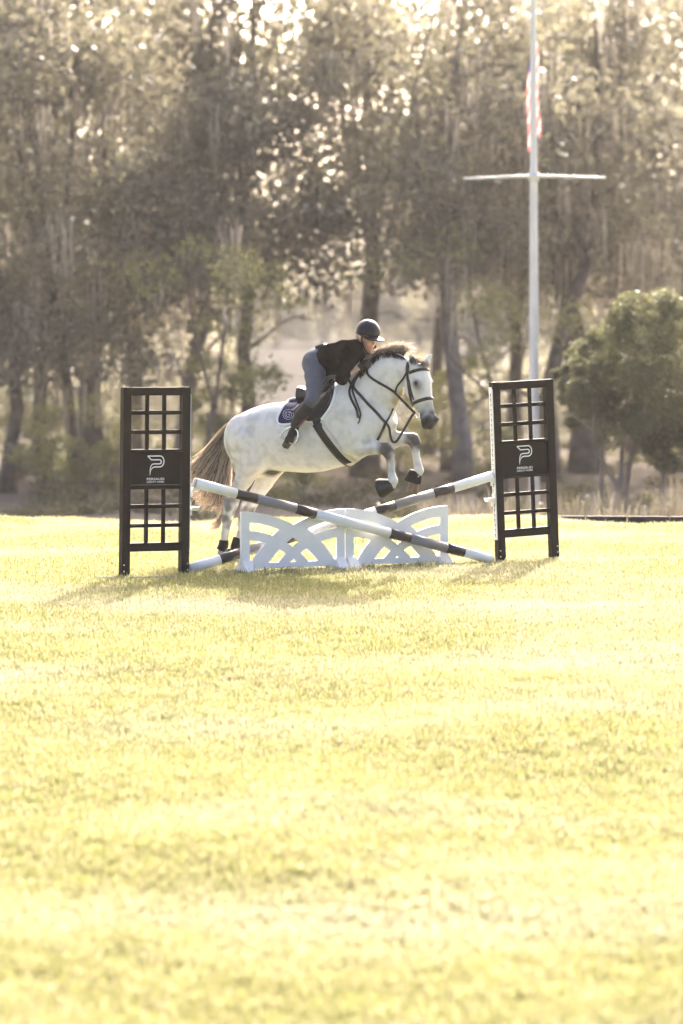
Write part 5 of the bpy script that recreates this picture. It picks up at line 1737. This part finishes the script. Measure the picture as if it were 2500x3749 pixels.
for l_, f_ in ((leg_r, foot_r), (leg_l, foot_l)):
    fn = lambda Pt: smin(chain(Pt, l_[4:], .02, .007), chain(Pt, f_, .015, .006), .015) + fold(Pt, 90, .0018)
    A = np.array([p for p, r_ in l_[4:] + f_])
    V, Fq = surface_nets(fn, A.min(0) - .09, A.max(0) + .09, .0085)
    bo = obj('boot', H2W(V), Fq, boot_m, person, True)
    q0, q1 = f_[2][0], f_[3][0]
    ax = (q1 - q0) / np.linalg.norm(q1 - q0)
    V, Fc = frustum(q1 - ax * .035, ax, .040, .036, .060, 14); obj('sole', H2W(V), Fc, sole_m, bo, True)
glove = mat('black_glove', (.016, .014, .014), .7, .2, 20, .3)
for (a, b_), s in ((HR, 1), (HLf, -1)):
    A = np.array([a, b_])
    V, Fq = surface_nets(lambda Pt: fingers(Pt, a, b_, s) - .003, A.min(0) - .10, A.max(0) + .10, .005)
    obj('glove', H2W(V), Fq, glove, person, True)

# helmet
hm = mat('navy_matt_helmet', (.008, .007, .018), .45, .12, 30, .28, bump=.1, bscale=150)
HC = rp(-.010, 0, .062)
def shell_sdf(Pt):
    d = sd_ell(Pt, HC, (.128, .112, .118), MH)
    return np.maximum(d, plane_cut(Pt, rp(0, 0, .028), -(rU + rV * -.10)))
helm = empty('helmet', H2W(rp(0, 0, .02))[0], 'dark navy riding helmet with wide brim and chin strap', 'helmet')
V, Fq = surface_nets(shell_sdf, HC - .17, HC + .17, .006)
obj('shell', H2W(V), Fq, hm, helm, True)
def brim_sdf(Pt):
    p = Pt - rp(.088, 0, .036); f = p @ rV; l = p @ rL; u = p @ rU
    r_ = np.sqrt((f / .098) ** 2 + (l / .112) ** 2)
    top = u + .45 * np.maximum(f, 0) ** 1.5 + 1.6 * l * l
    d = np.maximum((r_ - 1) * .09, np.abs(top) - .006)
    return np.maximum(d, -sd_ell(Pt, HC, (.112, .098, .105), MH))
V, Fq = surface_nets(brim_sdf, rp(.088, 0, .02) - .16, rp(.088, 0, .02) + .16, .005)
obj('brim', H2W(V), Fq, hm, helm, True)
rim = [HC + rV * .129 * math.cos(a) + rL * .113 * math.sin(a) - rU * .034 for a in np.linspace(0, 2 * math.pi, 40)]
V, Fc = tube_mesh(H2W(rim), .0045, 6, False); obj('rim', V, Fc, mat('helmet_rim', (.010, .010, .011), .5), helm, True)
ridge = [HC + rL * .1125 * math.cos(a) * -1 + rU * .1185 * math.sin(a) for a in np.linspace(R(-5), R(185), 30)]
V, Fc = tube_mesh(H2W(ridge), .0022, 6); obj('seam', V, Fc, mat('seam_black', (.008, .008, .010), .6), helm, True)
V, Fc = uvsphere(HC + rV * .078 - rL * .089 - rU * .018, .0055, n=6); obj('rivet', H2W(V), Fc, mat('brass', (.75, .62, .35), .25, .05, metal=1), helm, True)
ch = [rp(.005, -.082, .03), rp(.010, -.080, -.03), rp(.030, -.066, -.085), rp(.058, -.030, -.128), rp(.064, 0, -.138), rp(.058, .030, -.128), rp(.03, .066, -.085), rp(.01, .080, -.03), rp(.005, .082, .03)]
c = spline(ch, 30); nn2 = c - rp(.0, 0, -.03); nn2 /= np.linalg.norm(nn2, axis=1)[:, None]
for _ in range(3):
    dd = head_sdf(c); c = c + nn2 * np.clip(.004 - dd, -.02, .02)[:, None]
hstrap('chin_strap', smooth_path(c, 2), nn2, .013, black_l, helm, .003)

# belt pouch on the small of the back
po = HL(1176, 1268, 0)
bt = HL(1205, 1260, 0) - HL(1160, 1273, 0); bt /= np.linalg.norm(bt); bu = np.cross(bt, eY) * -1; bu /= np.linalg.norm(bu)
if bu[2] < 0: bu = -bu
poW = H2W(po)[0]; dW = lambda v: H2W(po + v)[0] - poW
pouch = empty('belt_pouch', poW, 'small black pouch with shiny flap on the rider\'s waistband', 'pouch')
MB().box(poW, dW(bt * .052), dW(eY * .045), dW(bu * .016), .007).build('case', black_l, pouch)
MB().box(poW + dW(bu * .018 + bt * .006), dW(bt * .040), dW(eY * .036), dW(bu * .0025), .001).build('flap', mat('glossy_flap', (.30, .30, .33), .18, .1, 30, .6), pouch)

# dirt thrown up by the hind feet
rr = np.random.default_rng(9)
V, Fc = [], []
for i in range(170):
    px, py = 1075 + rr.normal(0, 55), 1815 + rr.normal(0, 55)
    if i > 120: px, py = 1100 + rr.normal(0, 160), 1770 + rr.normal(0, 90)
    c = H2W(HL(px, py, rr.uniform(-.1, .5)))[0]; s = rr.uniform(.0018, .0045)
    n0 = len(V)
    V += [c + s * np.array(v) for v in ((1, 0, 0), (-.5, .8, 0), (-.5, -.8, 0), (0, 0, 1.2))]
    Fc += [[n0, n0 + 2, n0 + 1], [n0, n0 + 1, n0 + 3], [n0 + 1, n0 + 2, n0 + 3], [n0 + 2, n0, n0 + 3]]
du = obj('flying_dirt', np.array(V), np.array(Fc), mat('dry_dirt', (.45, .38, .28), .8))
tag(du, 'fine bits of dirt and grass thrown up under the horse\'s belly', 'dirt', kind='stuff')
